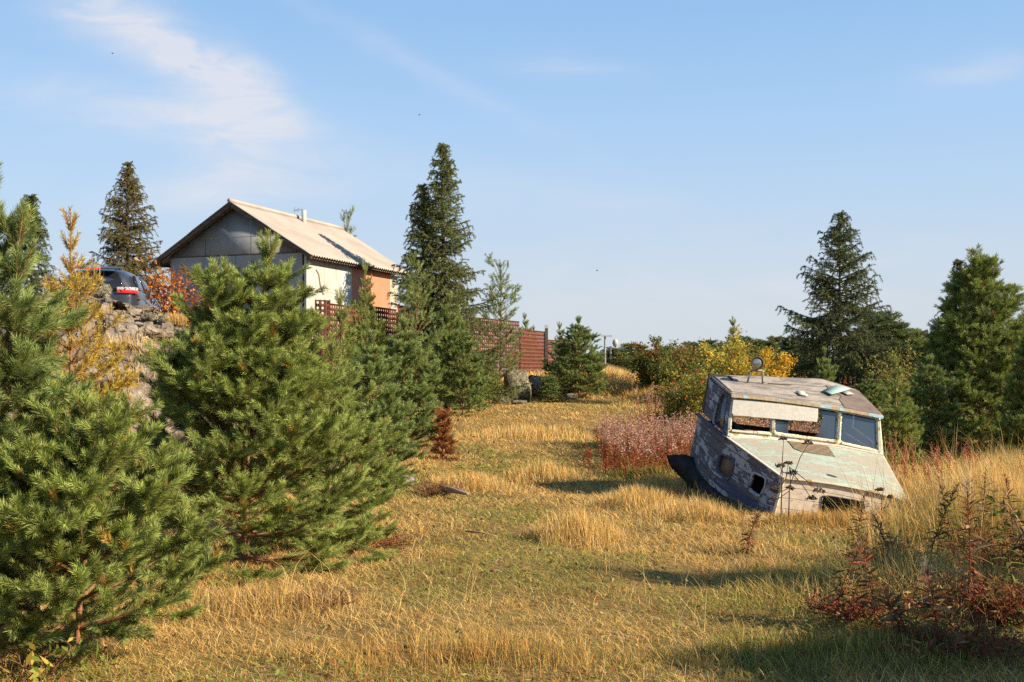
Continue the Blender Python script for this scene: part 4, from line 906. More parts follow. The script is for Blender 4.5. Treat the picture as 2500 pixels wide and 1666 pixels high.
addp('window_pane', wf.grid(120, 60, keep=W3 * 1.0, off=-.012, thick=.003), 'glass')
mb = MB()
for q in (((640, 470), (630, 570)), ((606, 600), (603, 690)), ((618, 706), (790, 722)), ((800, 722), (940, 735)), ((965, 735), (1480, 798)), ((1512, 808), (1805, 876)), ((1815, 620), (1828, 880)), ((958, 600), (957, 725)), ((1500, 556), (1490, 780))):
    a_, b_ = wf.at([z1px(*q[0]), z1px(*q[1])], .012); mb.beam(a_, b_, .030, .024)
bb(mb, 'window_trim', 'frame_yellow')
bd = [z1px(*q) for q in ((622, 447), (800, 462), (1050, 487), (1328, 520), (1320, 636), (1100, 622), (850, 600), (632, 583), (622, 560))]
addp('cover_board', wf.grid(200, 80, keep=bd, off=.045, thick=.010), 'aluminium')
mb = MB(); bp = wf.at([z1px(600, 762), z1px(900, 778), z1px(1200, 805), z1px(1500, 838), z1px(1845, 906)], .012)
for a_, b_ in zip(bp[:-1], bp[1:]): mb.beam(a_, b_, .035, .040)
bb(mb, 'sill', 'cream_paint')
# wheelhouse sides, back posts and header
wBLb = P(1716, 1008, 14.30); wBLt = P(1729, 924, 14.30); dv = dBR - dBL
ws = Patch([wBLt, wTL], [wBLb, dBL + [.01, 0, .0]])
if ws.n()[0] > 0: ws.flip = True
hw = rround([z1px(548, 402), z1px(588, 425), z1px(572, 560), z1px(548, 697), z1px(470, 640), z1px(495, 520)], .18)
addp('wheelhouse_side', ws.grid(90, 110, holes=(hw,), thick=.03), 'side_paint')
ringframe(ws, hw, .07, .008, 'window_frame', 'side_paint'); bb(MB().prism(ws.at(hw, -.018), ws.n() * .004), 'window_pane', 'glass')
wBRb, wBRt = wBLb + dv * .98, wBLt + dv * .98
wr_ = Patch([wTR, wBRt], [dBR, wBRb])
if wr_.n()[0] < 0: wr_.flip = True
q0 = [px(wr_.ev(np.array(a), np.array(b))) for a, b in ((.15, .12), (.85, .12), (.85, .8), (.15, .8))]
addp('wheelhouse_side', wr_.grid(60, 60, holes=(np.array(q0),), thick=.03), 'cream_paint')
mb = MB(); mb.beam(wBLt, wBRt, .05, .13); mb.beam(wBLb + [.02, 0, 0], wBLt + [.02, 0, 0], .05, .05); mb.beam(wBRb, wBRt, .05, .05)
c1, c2 = wBLt + (wBRt - wBLt) * .60, wBLb + (wBRb - wBLb) * .55; mb.beam(c2, c1, .09, .04, up=(0, 1, 0)); mb.beam(wBLb + [0, 0, -.12], wBRb + [0, 0, -.12], .05, .06)
bb(mb, 'back_frame', 'dark_in')
# roof
roof = Patch([rBL, rBL + (rBR - rBL) * .25 + [0, 0, .022], rBL + (rBR - rBL) * .5 + [0, 0, .042], P(2005, 931, 14.59), P(2045, 941, 14.62), rBR], [rFL, rFL + (rFR - rFL) * .25, rFL + (rFR - rFL) * .5, rFL + (rFR - rFL) * .75, rFR], bulge=.030)
if roof.n()[2] < 0: roof.flip = True
rf = addp('roof', roof.grid(70, 30, off=.01, thick=.028), 'ply')
fe = [z1px(*q) for q in ((1385, 335), (1500, 350), (1655, 380), (1740, 450), (1860, 575), (1700, 552), (1540, 515), (1495, 450), (1515, 425), (1430, 380))]
addp('roofing_felt', roof.grid(220, 160, keep=fe, off=.016, thick=.005), 'felt')
gp = roof.at([z1px(1358, 405), z1px(1465, 362), z1px(1585, 392), z1px(1430, 440)], .040); bb(MB().prism(gp, roof.n() * .008), 'loose_board', 'turq')
gp = roof.at([z1px(1140, 402), z1px(1200, 408), z1px(1240, 440), z1px(1175, 434)], .026); bb(MB().prism(gp, roof.n() * .010), 'loose_board', 'frame_paint')
gp = roof.at([z1px(1510, 415), z1px(1560, 402), z1px(1612, 432), z1px(1560, 436)], .034); bb(MB().prism(gp, roof.n() * .01), 'loose_board', 'aluminium')
gp = roof.at([z1px(880, 326), z1px(1105, 340)], .018); bb(MB().beam(gp[0], gp[1], .05, .012), 'loose_board', 'ply')
gp = roof.at([z1px(590, 275), z1px(602, 274), z1px(632, 303), z1px(622, 306)], .014); bb(MB().prism(gp, roof.n() * .012), 'loose_board', 'dark_in')
gp = roof.at([z1px(470, 268), z1px(480, 266), z1px(640, 395), z1px(620, 402)], .012); bb(MB().prism(gp, roof.n() * .01), 'roof_batten', 'ply')
mb = MB(); e = [roof.ev(np.array(u), np.array(1.0)) + np.array([0, -.012, -.012]) for u in np.linspace(0, 1, 13)]
for a_, b_ in zip(e[:-1], e[1:]): mb.beam(a_, b_, .014, .036)
bb(mb, 'roof_fascia', 'fascia_paint')
# searchlight on its bracket
sl_c = P(1848, 887, 14.05); ax_ = nrm(np.array([-.05, -1, .02]))
lamp = bb(MB().lathe(sl_c + ax_ * -.11, ax_, [(0, .02), (.02, .055), (.06, .072), (.12, .080), (.135, .085), (.145, .079), (.143, .069), (.12, .067)], 28), 'searchlight', 'lampmetal', smooth=True)
bb(MB().lathe(sl_c + ax_ * .015, ax_, [(0, .069), (.008, .062), (.015, .045), (.019, .022), (.020, .001)], 28), 'lens', 'lampglass', lamp, smooth=True)
lp = roof.at([z1px(748, 322), z1px(872, 328)], .01); br = [P(1833.5, 905.5, 14.05), P(1861, 905, 14.05)]
mb = MB(); mb.tube([lp[0] + [-.03, 0, .0], lp[0], br[0]], .013, 6); mb.tube([lp[1] + [.06, .0, 0], lp[1], br[1]], .013, 6); mb.tube([br[0], br[1]], .013, 6); mb.tube([(br[0] + br[1]) / 2, sl_c], .012, 6)
bb(mb, 'bracket', 'bracket', lamp)
# dark tarred keel timber lying along the foot of the side
kp = [(115, 205), (150, 214), (215, 200), (280, 196), (300, 212), (340, 196), (430, 200), (470, 262), (560, 400), (700, 600), (900, 800), (1100, 950), (1400, 1075), (1700, 1180), (1700, 1260), (1400, 1200), (1100, 1130), (800, 1060), (600, 1010), (500, 930), (430, 700), (395, 620), (340, 582), (335, 555), (290, 540), (270, 480), (238, 478), (232, 450), (200, 440), (130, 300)]
kk = np.array([Z6(x, y, np.interp(x, [100, 500, 1700], [14.35, 14.25, 12.40])) for x, y in kp]) + np.array([0, -.03, 0])
bb(MB().prism(kk, np.array([.14, .06, -.05])), 'keel_timber', 'tar')
# broken planks under the left corner
mb = MB(); mb.beam(Z6(1400, 1220, 12.2), Z6(1800, 1250, 12.0), .08, .02); mb.beam(Z6(1580, 1255, 12.1), Z6(1700, 1290, 11.95), .12, .02); o = bb(mb, 'broken_plank', 'frame_paint')

# ------------------------------------------------------------------ garage
M['grey_sheet'] = simple('grey_sheet_metal', (.28, .285, .28), (.22, .23, .23), 2.2, .55, metal=.2, bmp=.25, bd=.03, stretch=(1, 1, .5))
M['grey_dark'] = simple('grey_sheet_dark', (.27, .285, .29), (.20, .215, .22), 2.6, .6, metal=.2, bmp=.25, bd=.03)
def stained(name, a, b_, st, k=.62, sc=2.0):
    m, t, bb_ = newmat(name); v = objvec(t); c = mixc(t, ramp(t, noise_tex(t, scalev(t, v, (1, 1, .6)), sc, 6, .6), [(.35, 0.0), (.65, 1.0)]), a, b_)
    c = mixc(t, ramp(t, noise_tex(t, scalev(t, v, (2.0, 2.0, .8)), 1.7, 7, .7), [(k - .06, 0.0), (k + .05, .75)]), c, st)
    setin(t, bb_, 'Base Color', c); bb_.inputs['Roughness'].default_value = .6; bb_.inputs['Specular IOR Level'].default_value = .25; bump(t, bb_, noise_tex(t, v, 2.5, 3), .25, .03); return m
M['pale_panel'] = stained('pale_panel', (.42, .42, .38), (.35, .37, .345), (.38, .21, .10), .60)
M['mint_panel'] = stained('mint_panel', (.44, .48, .46), (.38, .44, .43), (.45, .36, .24), .66)
M['salmon_panel'] = stained('salmon_panel', (.50, .205, .115), (.42, .175, .105), (.40, .17, .09), .66)
M['sand_panel'] = stained('sand_panel', (.40, .37, .30), (.34, .32, .26), (.42, .26, .12), .60)
M['asbestos'] = simple('corrugated_roofing', (.36, .315, .265), (.275, .245, .215), 1.1, .85, bmp=.1)
M['darkwood'] = simple('dark_weathered_wood', (.10, .08, .065), (.05, .042, .036), 5, .9, stretch=(1, 1, 3))
M['pinkwood'] = simple('faded_red_boards', (.30, .10, .065), (.20, .07, .05), 5, .85)
GC = np.array([-5.04, 27.0]); GD = np.array([.346, .938]); GL = np.array([-.938, .346]); GZT = 4.56; GZB = 2.2; GWd, GLn = 3.98, 5.0
G0 = np.array([*GC, GZB]); gar = empty('garage', G0); tag(gar, 'small grey sheet metal garage with pale corrugated gable roof on the rise', 'garage')
def gp3(a, l, z): """a metres along the long wall, l metres across the gable"""; return np.array([*(GC + GD * a + GL * l), z])
AXG = np.array([[*GD, 0], [*GL, 0], [0, 0, 1.]])
def gb(name, mat, boxes, parent=gar, bev=0):
    mb = MB()
    for a0, a1, l0, l1, z0, z1 in boxes: mb.box(gp3((a0 + a1) / 2, (l0 + l1) / 2, (z0 + z1) / 2), (a1 - a0, l1 - l0, z1 - z0), AXG)
    o = mb.build(name, M[mat], parent, origin=G0); return bevel(o, bev, 1) if bev else o
RZ = 5.74
gb('wall', 'grey_sheet', [(.02, .10, 0, .10, GZB - .3, GZT), (.02, .10, GWd - .10, GWd, GZB - .3, GZT), (.02, .08, .1, GWd - .1, GZT - .12, GZT)])
gb('wall', 'grey_sheet', [(.1, GLn, GWd - .06, GWd, GZB - .3, GZT), (GLn - .06, GLn, .06, GWd - .06, GZB - .3, GZT)])
gb('wall', 'darkwood', [(.02, GLn - .07, .03, .09, GZB - .3, GZT)])
for nm_, mt_, a0, a1, z0, z1, of in (('wall_panel', 'pale_panel', -.01, 1.72, 2.35, 4.62, .03), ('wall_panel', 'mint_panel', 1.725, 2.29, 2.3, 4.42, .026), ('wall_panel', 'salmon_panel', 2.30, 4.50, 2.3, 4.38, .022), ('wall_panel', 'sand_panel', 4.51, 5.02, 2.3, 4.36, .026)):
    gb(nm_, mt_, [(a0, a1, -.0 - of, .028, z0, z1)])
tri = MB(); tri.prism([gp3(0, 0, GZT), gp3(0, GWd, GZT), gp3(0, GWd / 2, RZ)], np.array([*GD, 0]) * .06); gab = tri.build('gable_sheet', M['grey_dark'], gar, origin=G0)
gb('seam', 'darkwood', [(-.012, 0, .02, GWd - .02, GZT - .035, GZT - .012)], gab)
gb('seam', 'grey_sheet', [(-.008, 0, 1.55, 1.565, GZT + .01, GZT + .85), (-.008, 0, .9, 3.0, GZT + .42, GZT + .432)], gab)
tri = MB(); tri.prism([gp3(GLn - .06, 0, GZT), gp3(GLn - .06, GWd, GZT), gp3(GLn - .06, GWd / 2, RZ)], np.array([*GD, 0]) * .06); tri.build('gable_sheet', M['grey_dark'], gar, origin=G0)
gb('seam', 'darkwood', [(-.006, 0, .985, 1.0, GZT + .02, GZT + .5), (-.006, 0, 2.9, 2.912, GZT + .02, GZT + .45)], gab)
gb('panel_seam', 'sand_panel', [(.84, .855, -.036, -.03, 2.4, 4.6), (.1, 1.7, -.037, -.031, 3.62, 3.632), (3.38, 3.392, -.028, -.022, 2.4, 4.36)])
dr = gb('door', 'grey_sheet', [(-.01, .02, 2.0, 3.90, GZB, GZT - .035)], bev=.006); dr2 = gb('door', 'grey_sheet', [(-.01, .02, .09, 1.99, GZB, GZT - .035)], bev=.006)
gb('door_rail', 'grey_sheet', [(-.022, -.01, 2.1, 3.5, 3.95, 3.975), (-.022, -.01, 2.95, 2.99, GZB, GZT - .08)], dr); gb('door_rail', 'grey_sheet', [(-.022, -.01, .6, 2.0, 3.95, 3.975)], dr2)
mb = MB(); mb.tube([gp3(-.03, 3.0, 4.1), gp3(-.06, 2.9, 3.98), gp3(-.05, 2.62, 3.88)], .014, 6); mb.tube([gp3(-.03, 2.62, 4.12), gp3(-.04, 2.64, 3.9), gp3(-.03, 2.6, 3.75)], .012, 6); mb.build('handle', M['bracket'], dr, origin=G0)
# corrugated roof, two slopes
def slope(sgn):
    nA, nL = 300, 16; a = np.linspace(-.28, GLn + .36, nA); l = np.linspace(0, 1, nL); A_, L_ = np.meshgrid(a, l)
    half = GWd / 2; over = .42 if sgn > 0 else .32
    lat = half + sgn * (half + over) * L_; zz = RZ + .10 - (RZ + .02 - GZT) / half * (half + over) * L_ * 1.0 + .020 * np.cos(A_ * 2 * np.pi / .125) + (L_ > .5) * -.014
    Pt = np.stack([GC[0] + GD[0] * A_ + GL[0] * lat, GC[1] + GD[1] * A_ + GL[1] * lat, zz], -1).reshape(-1, 3)
    i = np.arange(nL - 1)[:, None] * nA + np.arange(nA - 1)[None]; Q = np.stack([i, i + 1, i + nA + 1, i + nA], -1).reshape(-1, 4)
    o = mesh_np('roof', Pt, [Q], M['asbestos'], parent=gar, origin=G0); md = o.modifiers.new('thickness', 'SOLIDIFY'); md.thickness = .014; md.offset = 0; return o
r1 = slope(-1); r2 = slope(1)
mb = MB(); mb.tube([gp3(a_, GWd / 2, RZ + .125) for a_ in np.linspace(-.3, GLn + .37, 12)], .06, 8); mb.build('ridge_cap', M['asbestos'], r2, origin=G0, smooth=True)
mb = MB()
for s_, ov in ((-1, .32), (1, .42)):
    half = GWd / 2; k_ = (RZ + .02 - GZT) / half
    for a_ in (-.22, GLn + .28): mb.beam(gp3(a_, half, RZ + .03), gp3(a_, half + s_ * (half + ov - .02), RZ + .03 - k_ * (half + ov - .02)), .09, .10)
    mb.beam(gp3(-.2, half + s_ * (half + ov * .7), RZ - .0 - k_ * (half + ov * .7)), gp3(GLn + .25, half + s_ * (half + ov * .7), RZ - .0 - k_ * (half + ov * .7)), .05, .07)
    for q in range(1, 4): mb.beam(gp3(-.2, half + s_ * half * q / 4, RZ - .01 - k_ * half * q / 4), gp3(.0, half + s_ * half * q / 4, RZ - .01 - k_ * half * q / 4), .05, .06)
mb.build('rafters', M['darkwood'], gar, origin=G0)
ch = MB().lathe(gp3(2.85, 1.75, RZ - .15), (0, 0, 1), [(0, .065), (.46, .065), (.46, .05), (.3, .05)], 12).build('chimney_pipe', M['pale_panel'], gar, origin=G0, smooth=True)
mb = MB(); c0 = gp3(2.85, 1.75, RZ + .30); mb.tube([c0 + [-.28, 0, .0], c0 + [.02, 0, .03]], .010, 5); mb.tube([c0 + [-.26, -.04, -.06], c0 + [-.26, .04, .10]], .008, 5); mb.tube([c0 + [-.16, -.04, -.05], c0 + [-.16, .04, .08]], .008, 5); mb.build('aerial', M['bracket'], ch, origin=G0)
mb = MB(); mb.tube([gp3(.42, -.05, 4.15), gp3(.55, -.05, 4.05), gp3(.62, -.05, 3.8), gp3(.78, -.05, 3.55)], .010, 5); mb.build('loose_cable', M['darkwood'], gar, origin=G0)
# low red boarded wall behind the garage
bx_ = empty('board_wall', (XD(990, 33.6), 33.6, 1.8)); tag(bx_, 'faded red board wall peeping out behind the right end of the garage', 'wall')
mb = MB(); o0 = np.array(bx_.location)
for k_ in range(7): mb.box(o0 + [-.36 + k_ * .125, .0, .95 - .03 * k_], (.12, .03, 2.0 - .06 * k_))
bevel(mb.build('boards', M['pinkwood'], bx_, origin=o0), .004, 1)

# ------------------------------------------------------------------ fence of rusty perforated steel planks
def hole_plank(mb, p0, p1, zt, rows, pitch=.125, r=.036, ribs=True, vert=False, rowh=.125):
    """sheet from p0 to p1 (ground points), top at zt, with rows of round holes and folded ribs"""
    p0 = np.asarray(p0, float); p1 = np.asarray(p1, float); D = p1 - p0; L = np.linalg.norm(D); D = D / L; nN = np.array([-D[1], D[0], 0]); 
    if nN[1] > 0: nN = -nN
    n = max(1, int(L / pitch)); px_ = L / n; k = 8; a = (np.arange(k) + .5) * 2 * np.pi / k
    sq = []
    for aa in a:
        c, s_ = math.cos(aa), math.sin(aa); m_ = max(abs(c), abs(s_)); sq.append((c / m_ * px_ / 2, s_ / m_ * rowh / 2))
    sq = np.array(sq); ci = np.stack([np.cos(a) * r, np.sin(a) * r], 1); j = np.arange(k); j2 = (j + 1) % k
    cell = np.concatenate([sq, ci]); Qc = np.stack([j, j2, k + j2, k + j], 1)
    # lip of each hole pressed back, corners closed
    lip = np.concatenate([ci, ci * .96]); cor = np.array([(px_ / 2, rowh / 2), (-px_ / 2, rowh / 2), (-px_ / 2, -rowh / 2), (px_ / 2, -rowh / 2)])
    for rI in range(rows):
        for cI in range(n):
            o_ = p0 + D * (cI + .5) * px_ + np.array([0, 0, zt - p0[2] - (rI + .5) * rowh])
            f = lambda q, dd=0.: o_ + q[:, :1] * D + q[:, 1:2] * np.array([0, 0, 1.]) + nN * dd
            V = np.concatenate([f(cell), f(ci * .97, -.014), f(cor)])
            Q2 = np.stack([k + j, k + j2, 2 * k + j2, 2 * k + j], 1)
            T = [[3 * k + 0, 1, 0], [3 * k + 1, 3, 2], [3 * k + 2, 5, 4], [3 * k + 3, 7, 6]]
            mb.add(V, Q=np.concatenate([Qc, Q2]), T=T)
        if ribs:
            zr = zt - rI * rowh
            mb.beam([*(p0 + nN * .010)[:2], zr], [*(p1 + nN * .010)[:2], zr], .022, .018)
    return mb
def fence_run(pts, name, label, rows, mat='rust', post=True):
    """pts: (x, y, ztop); one thing: its panels and posts are parts"""
    o0 = np.array([pts[0][0], pts[0][1], gz(pts[0][0], pts[0][1])]); r = empty(name, o0); tag(r, label, 'fence', 'rusty perforated steel fences')
    for i_, (a_, b_) in enumerate(zip(pts[:-1], pts[1:])):
        L = math.hypot(b_[0] - a_[0], b_[1] - a_[1]); m_ = max(1, round(L / 2.9))
        for q in range(m_):
            f0, f1 = q / m_, (q + 1) / m_ - .004; zt = a_[2] + (b_[2] - a_[2]) * (f0 + f1) / 2
            p0 = np.array([a_[0] + (b_[0] - a_[0]) * f0, a_[1] + (b_[1] - a_[1]) * f0, 0]); p1 = np.array([a_[0] + (b_[0] - a_[0]) * f1, a_[1] + (b_[1] - a_[1]) * f1, 0])
            mb = MB(); hole_plank(mb, p0, p1, zt, rows); mb.build('panel', M[mat if (q + i_) % 2 else 'rustlight'], r, origin=o0)
            if post:
                g_ = gz(p0[0], p0[1]); MB().box([p0[0], p0[1] + .09, (g_ - .3 + zt) / 2 + .0], (.07, .07, zt - g_ + .42)).build('post', M['rust'], r, origin=o0)
    return r
def FT(u, v, d): q = P(u, v, d); return (q[0], q[1], q[2])
fence_run([FT(800, 748, 26.3), FT(905, 748, 28.6), FT(968, 757, 30.2)], 'perforated_fence', 'rusty perforated steel fence along the side of the garage', 12)
fence_run([FT(968, 770, 30.4), FT(1150, 780, 33.5), FT(1268, 781, 36.5)], 'perforated_fence', 'rusty perforated fence running behind the pines left of the boulders', 14)
fence_run([FT(1270, 803, 37.0), FT(1333, 812, 39.5)], 'perforated_fence', 'lighter red brown fence section right of the boulders', 13, 'rustlight')
fence_run([FT(1336, 828, 39.8), FT(1420, 838, 43.0)], 'perforated_fence', 'lowest fence section disappearing behind the free standing bushy pine', 10, 'rustlight')
o0 = np.array(P(784, 900, 25.8)); o0[2] = 1.3; r = empty('steel_plank', o0); tag(r, 'perforated steel plank standing upright at the garage corner', 'steel plank', 'rusty perforated steel fences')
mb = MB(); hole_plank(mb, [P(770, 0, 25.8)[0], 25.8, 0], [P(806, 0, 26.0)[0], 26.0, 0], P(0, 732, 25.8)[2], 15, pitch=.115, r=.034, ribs=False)
for k_ in range(4): mb.beam([P(770 + 12 * k_, 0, 25.8)[0], 25.78, 1.2], [P(770 + 12 * k_, 0, 25.8)[0], 25.78, P(0, 732, 25.8)[2]], .02, .02, up=(0, 1, 0))
mb.build('sheet', M['rust'], r, origin=o0)
# fence end post with a pale tip
x_, y_ = XD(1334, 39.3), 39.3; g_ = gz(x_, y_); r = empty('fence_post', (x_, y_, g_)); tag(r, 'upright wooden post with pale tip at the step in the fence', 'post')
zt = CAMZ + (H0 - 800) / F * 39.3 - g_; MB().box([0, 0, zt / 2 - .1], (.11, .11, zt + .2)).build('shaft', M['darkwood'], r); MB().box([0, 0, zt + .03], (.12, .12, .12)).build('tip', M['pale_panel'], r)

# two lamp posts at the end of the fence
for k_, (u, vt, d, lab, arm) in enumerate(((1477, 822, 52, 'taller grey lamp post with flat head beyond the fence end', 0), (1491, 846, 52.5, 'shorter lamp post with pale round lamp beyond the fence end', 1))):
    x = XD(u, d); z = gz(x, d); r = empty('lamp_post', (x, d, z)); tag(r, lab, 'lamp post', 'lamp posts'); h = CAMZ + (H0 - vt) / F * d - z
    MB().tube([(0, 0, -.3), (0, 0, h)], [.065, .045], 8).build('pole', M['bracket'], r, smooth=True)
    MB().box([0, 0, .25], (.16, .16, .5)).build('foot', M['aluminium'], r)
    if k_ == 0:
        bevel(MB().box([.09, 0, h + .03], (.5, .2, .06)).build('lamp_head', M['pale_panel'], r), .02); bevel(MB().box([-.02, -.03, h - .92 * 1.9], (.24, .2, .32)).build('junction_box', M['lampmetal'], r), .02)
    else:
        MB().tube([(0, 0, h - .05), (-.34, 0, h - .05)], .035, 6).build('arm', M['bracket'], r)
        MB().lathe((.22, 0, h), (0, 0, 1), [(-.05, .02), (.02, .10), (.15, .15), (.28, .12), (.36, .03)], 14).build('lamp_head', M['pale_panel'], r, smooth=True)

# ------------------------------------------------------------------ parked car
m, t, b = newmat('car_paint'); setin(t, b, 'Base Color', (.045, .055, .075)); b.inputs['Metallic'].default_value = .5; b.inputs['Roughness'].default_value = .32; b.inputs['Coat Weight'].default_value = .6; b.inputs['Coat Roughness'].default_value = .1; M['car'] = m
m, t, b = newmat('car_glass'); setin(t, b, 'Base Color', (.012, .013, .015)); b.inputs['Roughness'].default_value = .08; M['carglass'] = m
m, t, b = newmat('red_lens'); setin(t, b, 'Base Color', (.60, .02, .03)); b.inputs['Roughness'].default_value = .2; b.inputs['Coat Weight'].default_value = .5; M['redlens'] = m
m, t, b = newmat('clear_lens'); setin(t, b, 'Base Color', (.62, .60, .60)); b.inputs['Roughness'].default_value = .2; b.inputs['Metallic'].default_value = .4; M['clearlens'] = m
M['tyre'] = simple('tyre', (.02, .02, .02), (.03, .03, .03), 30, .9); M['rim'] = simple('rim', (.4, .4, .4), (.3, .3, .3), 10, .3, metal=.9, bmp=0)
CZ = CAMZ + (H0 - 650) / F * 26.0 - 1.56
car = empty('parked_car', (XD(315, 26.0) - .80, 26.0, CZ), math.radians(8)); tag(car, 'dark grey estate car parked on the rise beside the garage, seen from behind', 'car')
# body sections front to back: y, half width at belt, roof half width, sill z, belt z, roof z
st_ = [(0.0, .72, .0, .42, .86, .95), (.06, .82, .56, .30, .98, 1.30), (.22, .86, .60, .26, 1.02, 1.50), (.6, .89, .63, .24, 1.00, 1.55), (1.3, .90, .64, .24, .97, 1.56), (2.1, .90, .63, .24, .94, 1.53), (2.7, .89, .58, .24, .93, 1.42), (3.2, .88, .50, .25, .94, 1.16), (3.5, .86, .55, .26, .93, .99), (4.0, .82, .5, .28, .84, .88), (4.3, .74, .45, .32, .70, .76), (4.42, .6, .3, .40, .55, .6)]
def section(s_):
    y, wb, wr_, z0, zb, zr = s_; wr_ = max(wr_, .35)
    h_ = [(-.0, z0), (wb * .55, z0), (wb * .93, z0 + .04), (wb, z0 + .18), (wb * 1.01, (z0 + zb) / 2), (wb, zb - .05), (wb * .97, zb), (wb * .9 + wr_ * .1, zb + (zr - zb) * .22), (wr_ * .55 + wb * .42, zb + (zr - zb) * .6), (wr_ + .03, zr - .07), (wr_ * .8, zr - .015), (wr_ * .4, zr), (0, zr + .006)]
    full = h_ + [(-a_, b_) for a_, b_ in h_[-2:0:-1]]; return [(a_, y, b_) for a_, b_ in full]
secs = [np.array(section(s_)) for s_ in st_]; k = len(secs[0]); V = np.concatenate(secs); Q = []
for i_ in range(len(secs) - 1):
    for j_ in range(k): Q.append([i_ * k + j_, i_ * k + (j_ + 1) % k, (i_ + 1) * k + (j_ + 1) % k, (i_ + 1) * k + j_])
c0 = len(V); V = np.concatenate([V, [secs[0].mean(0)], [secs[-1].mean(0)]]); T = [[c0, (j_ + 1) % k, j_] for j_ in range(k)] + [[c0 + 1, (len(secs) - 1) * k + j_, (len(secs) - 1) * k + (j_ + 1) % k] for j_ in range(k)]
body = mesh_np('body', V, [np.array(Q), np.array(T)], M['car'], parent=car, smooth=True); sm = body.modifiers.new('smooth', 'SUBSURF'); sm.levels = sm.render_levels = 1
def cpoly(name, poly, off, mat, parent=car):
    o = MB().prism(np.array(poly), np.array(off, float)).build(name, M[mat], parent); return bevel(o, .006, 2)
cpoly('rear_window', [(-.62, -.02, .99), (.62, -.02, .99), (.58, .075, 1.25), (.49, .14, 1.42), (-.49, .14, 1.42), (-.58, .075, 1.25)], (0, .05, 0), 'carglass')
cpoly('spoiler', [(-.52, -.03, 1.49), (.52, -.03, 1.49), (.56, .35, 1.56), (-.56, .35, 1.56)], (0, 0, .03), 'car')
cpoly('brake_light', [(-.20, -.05, 1.475), (.12, -.05, 1.475), (.12, -.045, 1.525), (-.20, -.045, 1.525)], (0, .03, 0), 'redlens')
for s_ in (-1, 1):
    tl = cpoly('tail_light', [(s_ * .50, -.035, .985), (s_ * .84, .03, .985), (s_ * .92, .22, .985), (s_ * .90, .24, 1.045), (s_ * .84, .03, 1.045), (s_ * .50, -.035, 1.045)][:6], (0, .0, .001), 'redlens') if False else None
    o = MB()
    for z0_, z1_, mt_ in ((.93, 1.00, 'redlens'), (1.00, 1.075, 'clearlens')):
        o = MB().prism([(s_ * .50, -.045, z0_), (s_ * .80, -.01, z0_), (s_ * .935, .16, z0_), (s_ * .935, .26, z0_), (s_ * .84, .26, z0_), (s_ * .50, .08, z0_)], np.array([0, 0, z1_ - z0_ - .002])).build('tail_light', M[mt_], car); bevel(o, .01, 2)
    cpoly('side_window', [(s_ * .845, .42, 1.07), (s_ * .855, 1.2, 1.04), (s_ * .72, 1.2, 1.42), (s_ * .72, .62, 1.40)], (s_ * .035, 0, 0), 'carglass')
    cpoly('side_window', [(s_ * .855, 1.28, 1.04), (s_ * .855, 2.5, 1.00), (s_ * .72, 2.2, 1.36), (s_ * .72, 1.28, 1.42)], (s_ * .035, 0, 0), 'carglass')
    for y_ in (.80, 3.45):
        w_ = empty('wheel'); w_.parent = car; w_.location = (s_ * .80, y_, .32)
        MB().lathe((-.1, 0, 0), (1, 0, 0), [(0, .2), (0, .29), (.03, .32), (.17, .32), (.2, .29), (.2, .2)], 28).build('tyre', M['tyre'], w_, smooth=True)
        MB().lathe((-.08, 0, 0), (1, 0, 0), [(0, .01), (.02, .20), (.14, .20), (.16, .01)], 20).build('rim', M['rim'], w_)
cpoly('bumper', [(-.80, -.06, .35), (.80, -.06, .35), (.82, -.06, .62), (-.82, -.06, .62)], (0, .12, 0), 'car')
cpoly('mirror', [(.90, 2.55, .98), (1.08, 2.55, .98), (1.08, 2.55, 1.12), (.90, 2.55, 1.12)], (0, .08, 0), 'car')

# ------------------------------------------------------------------ litter on the track
M['plank'] = simple('orange_wood', (.36, .15, .06), (.26, .13, .07), 9, .8, stretch=(.3, 4, 4)); M['twig'] = simple('grey_twig', (.30, .22, .15), (.2, .14, .09), 20, .8)
def stick(name, u0, v0, u1, v1, d0, d1, w, label, mat='twig', z=.02, flat=False):
    a_ = np.array([XD(u0, d0), d0, 0]); b_ = np.array([XD(u1, d1), d1, 0]); a_[2] = gz(a_[0], d0) + z; b_[2] = gz(b_[0], d1) + z; c_ = (a_ + b_) / 2
    mb = MB(); mb.beam(a_, b_, w, w * .3) if flat else mb.tube([a_, c_ + [0, .01, .012], b_], [w, w * .8, w * .5], 6)
    o = mb.build(name, M[mat], origin=a_, loc=tuple(a_)); return tag(o, label, 'wood scrap')
def dv(v): return CAMZ * F / (v - H0)
stick('bark_slab', 897, 1602, 975, 1600, dv(1602), dv(1600), .035, 'orange slab of bark lying at the bottom of the track', 'plank', .035, True)
stick('twig', 985, 1590, 1032, 1606, dv(1594), dv(1600), .010, 'dark twig lying right of the orange bark slab', 'stem_dark', .03)
stick('twig', 1195, 1418, 1225, 1419, dv(1418), dv(1419), .010, 'short pale stick lying in the middle of the track', 'twig', .03)
stick('log', 1075, 1208, 1142, 1235, 14.0, 13.4, .045, 'weathered grey log lying in the brushwood left of the track', 'twig', .08)
stick('twig', 1135, 1315, 1215, 1320, dv(1315), dv(1320), .010, 'thin grey twig on the worn ground below the log', 'twig', .03)
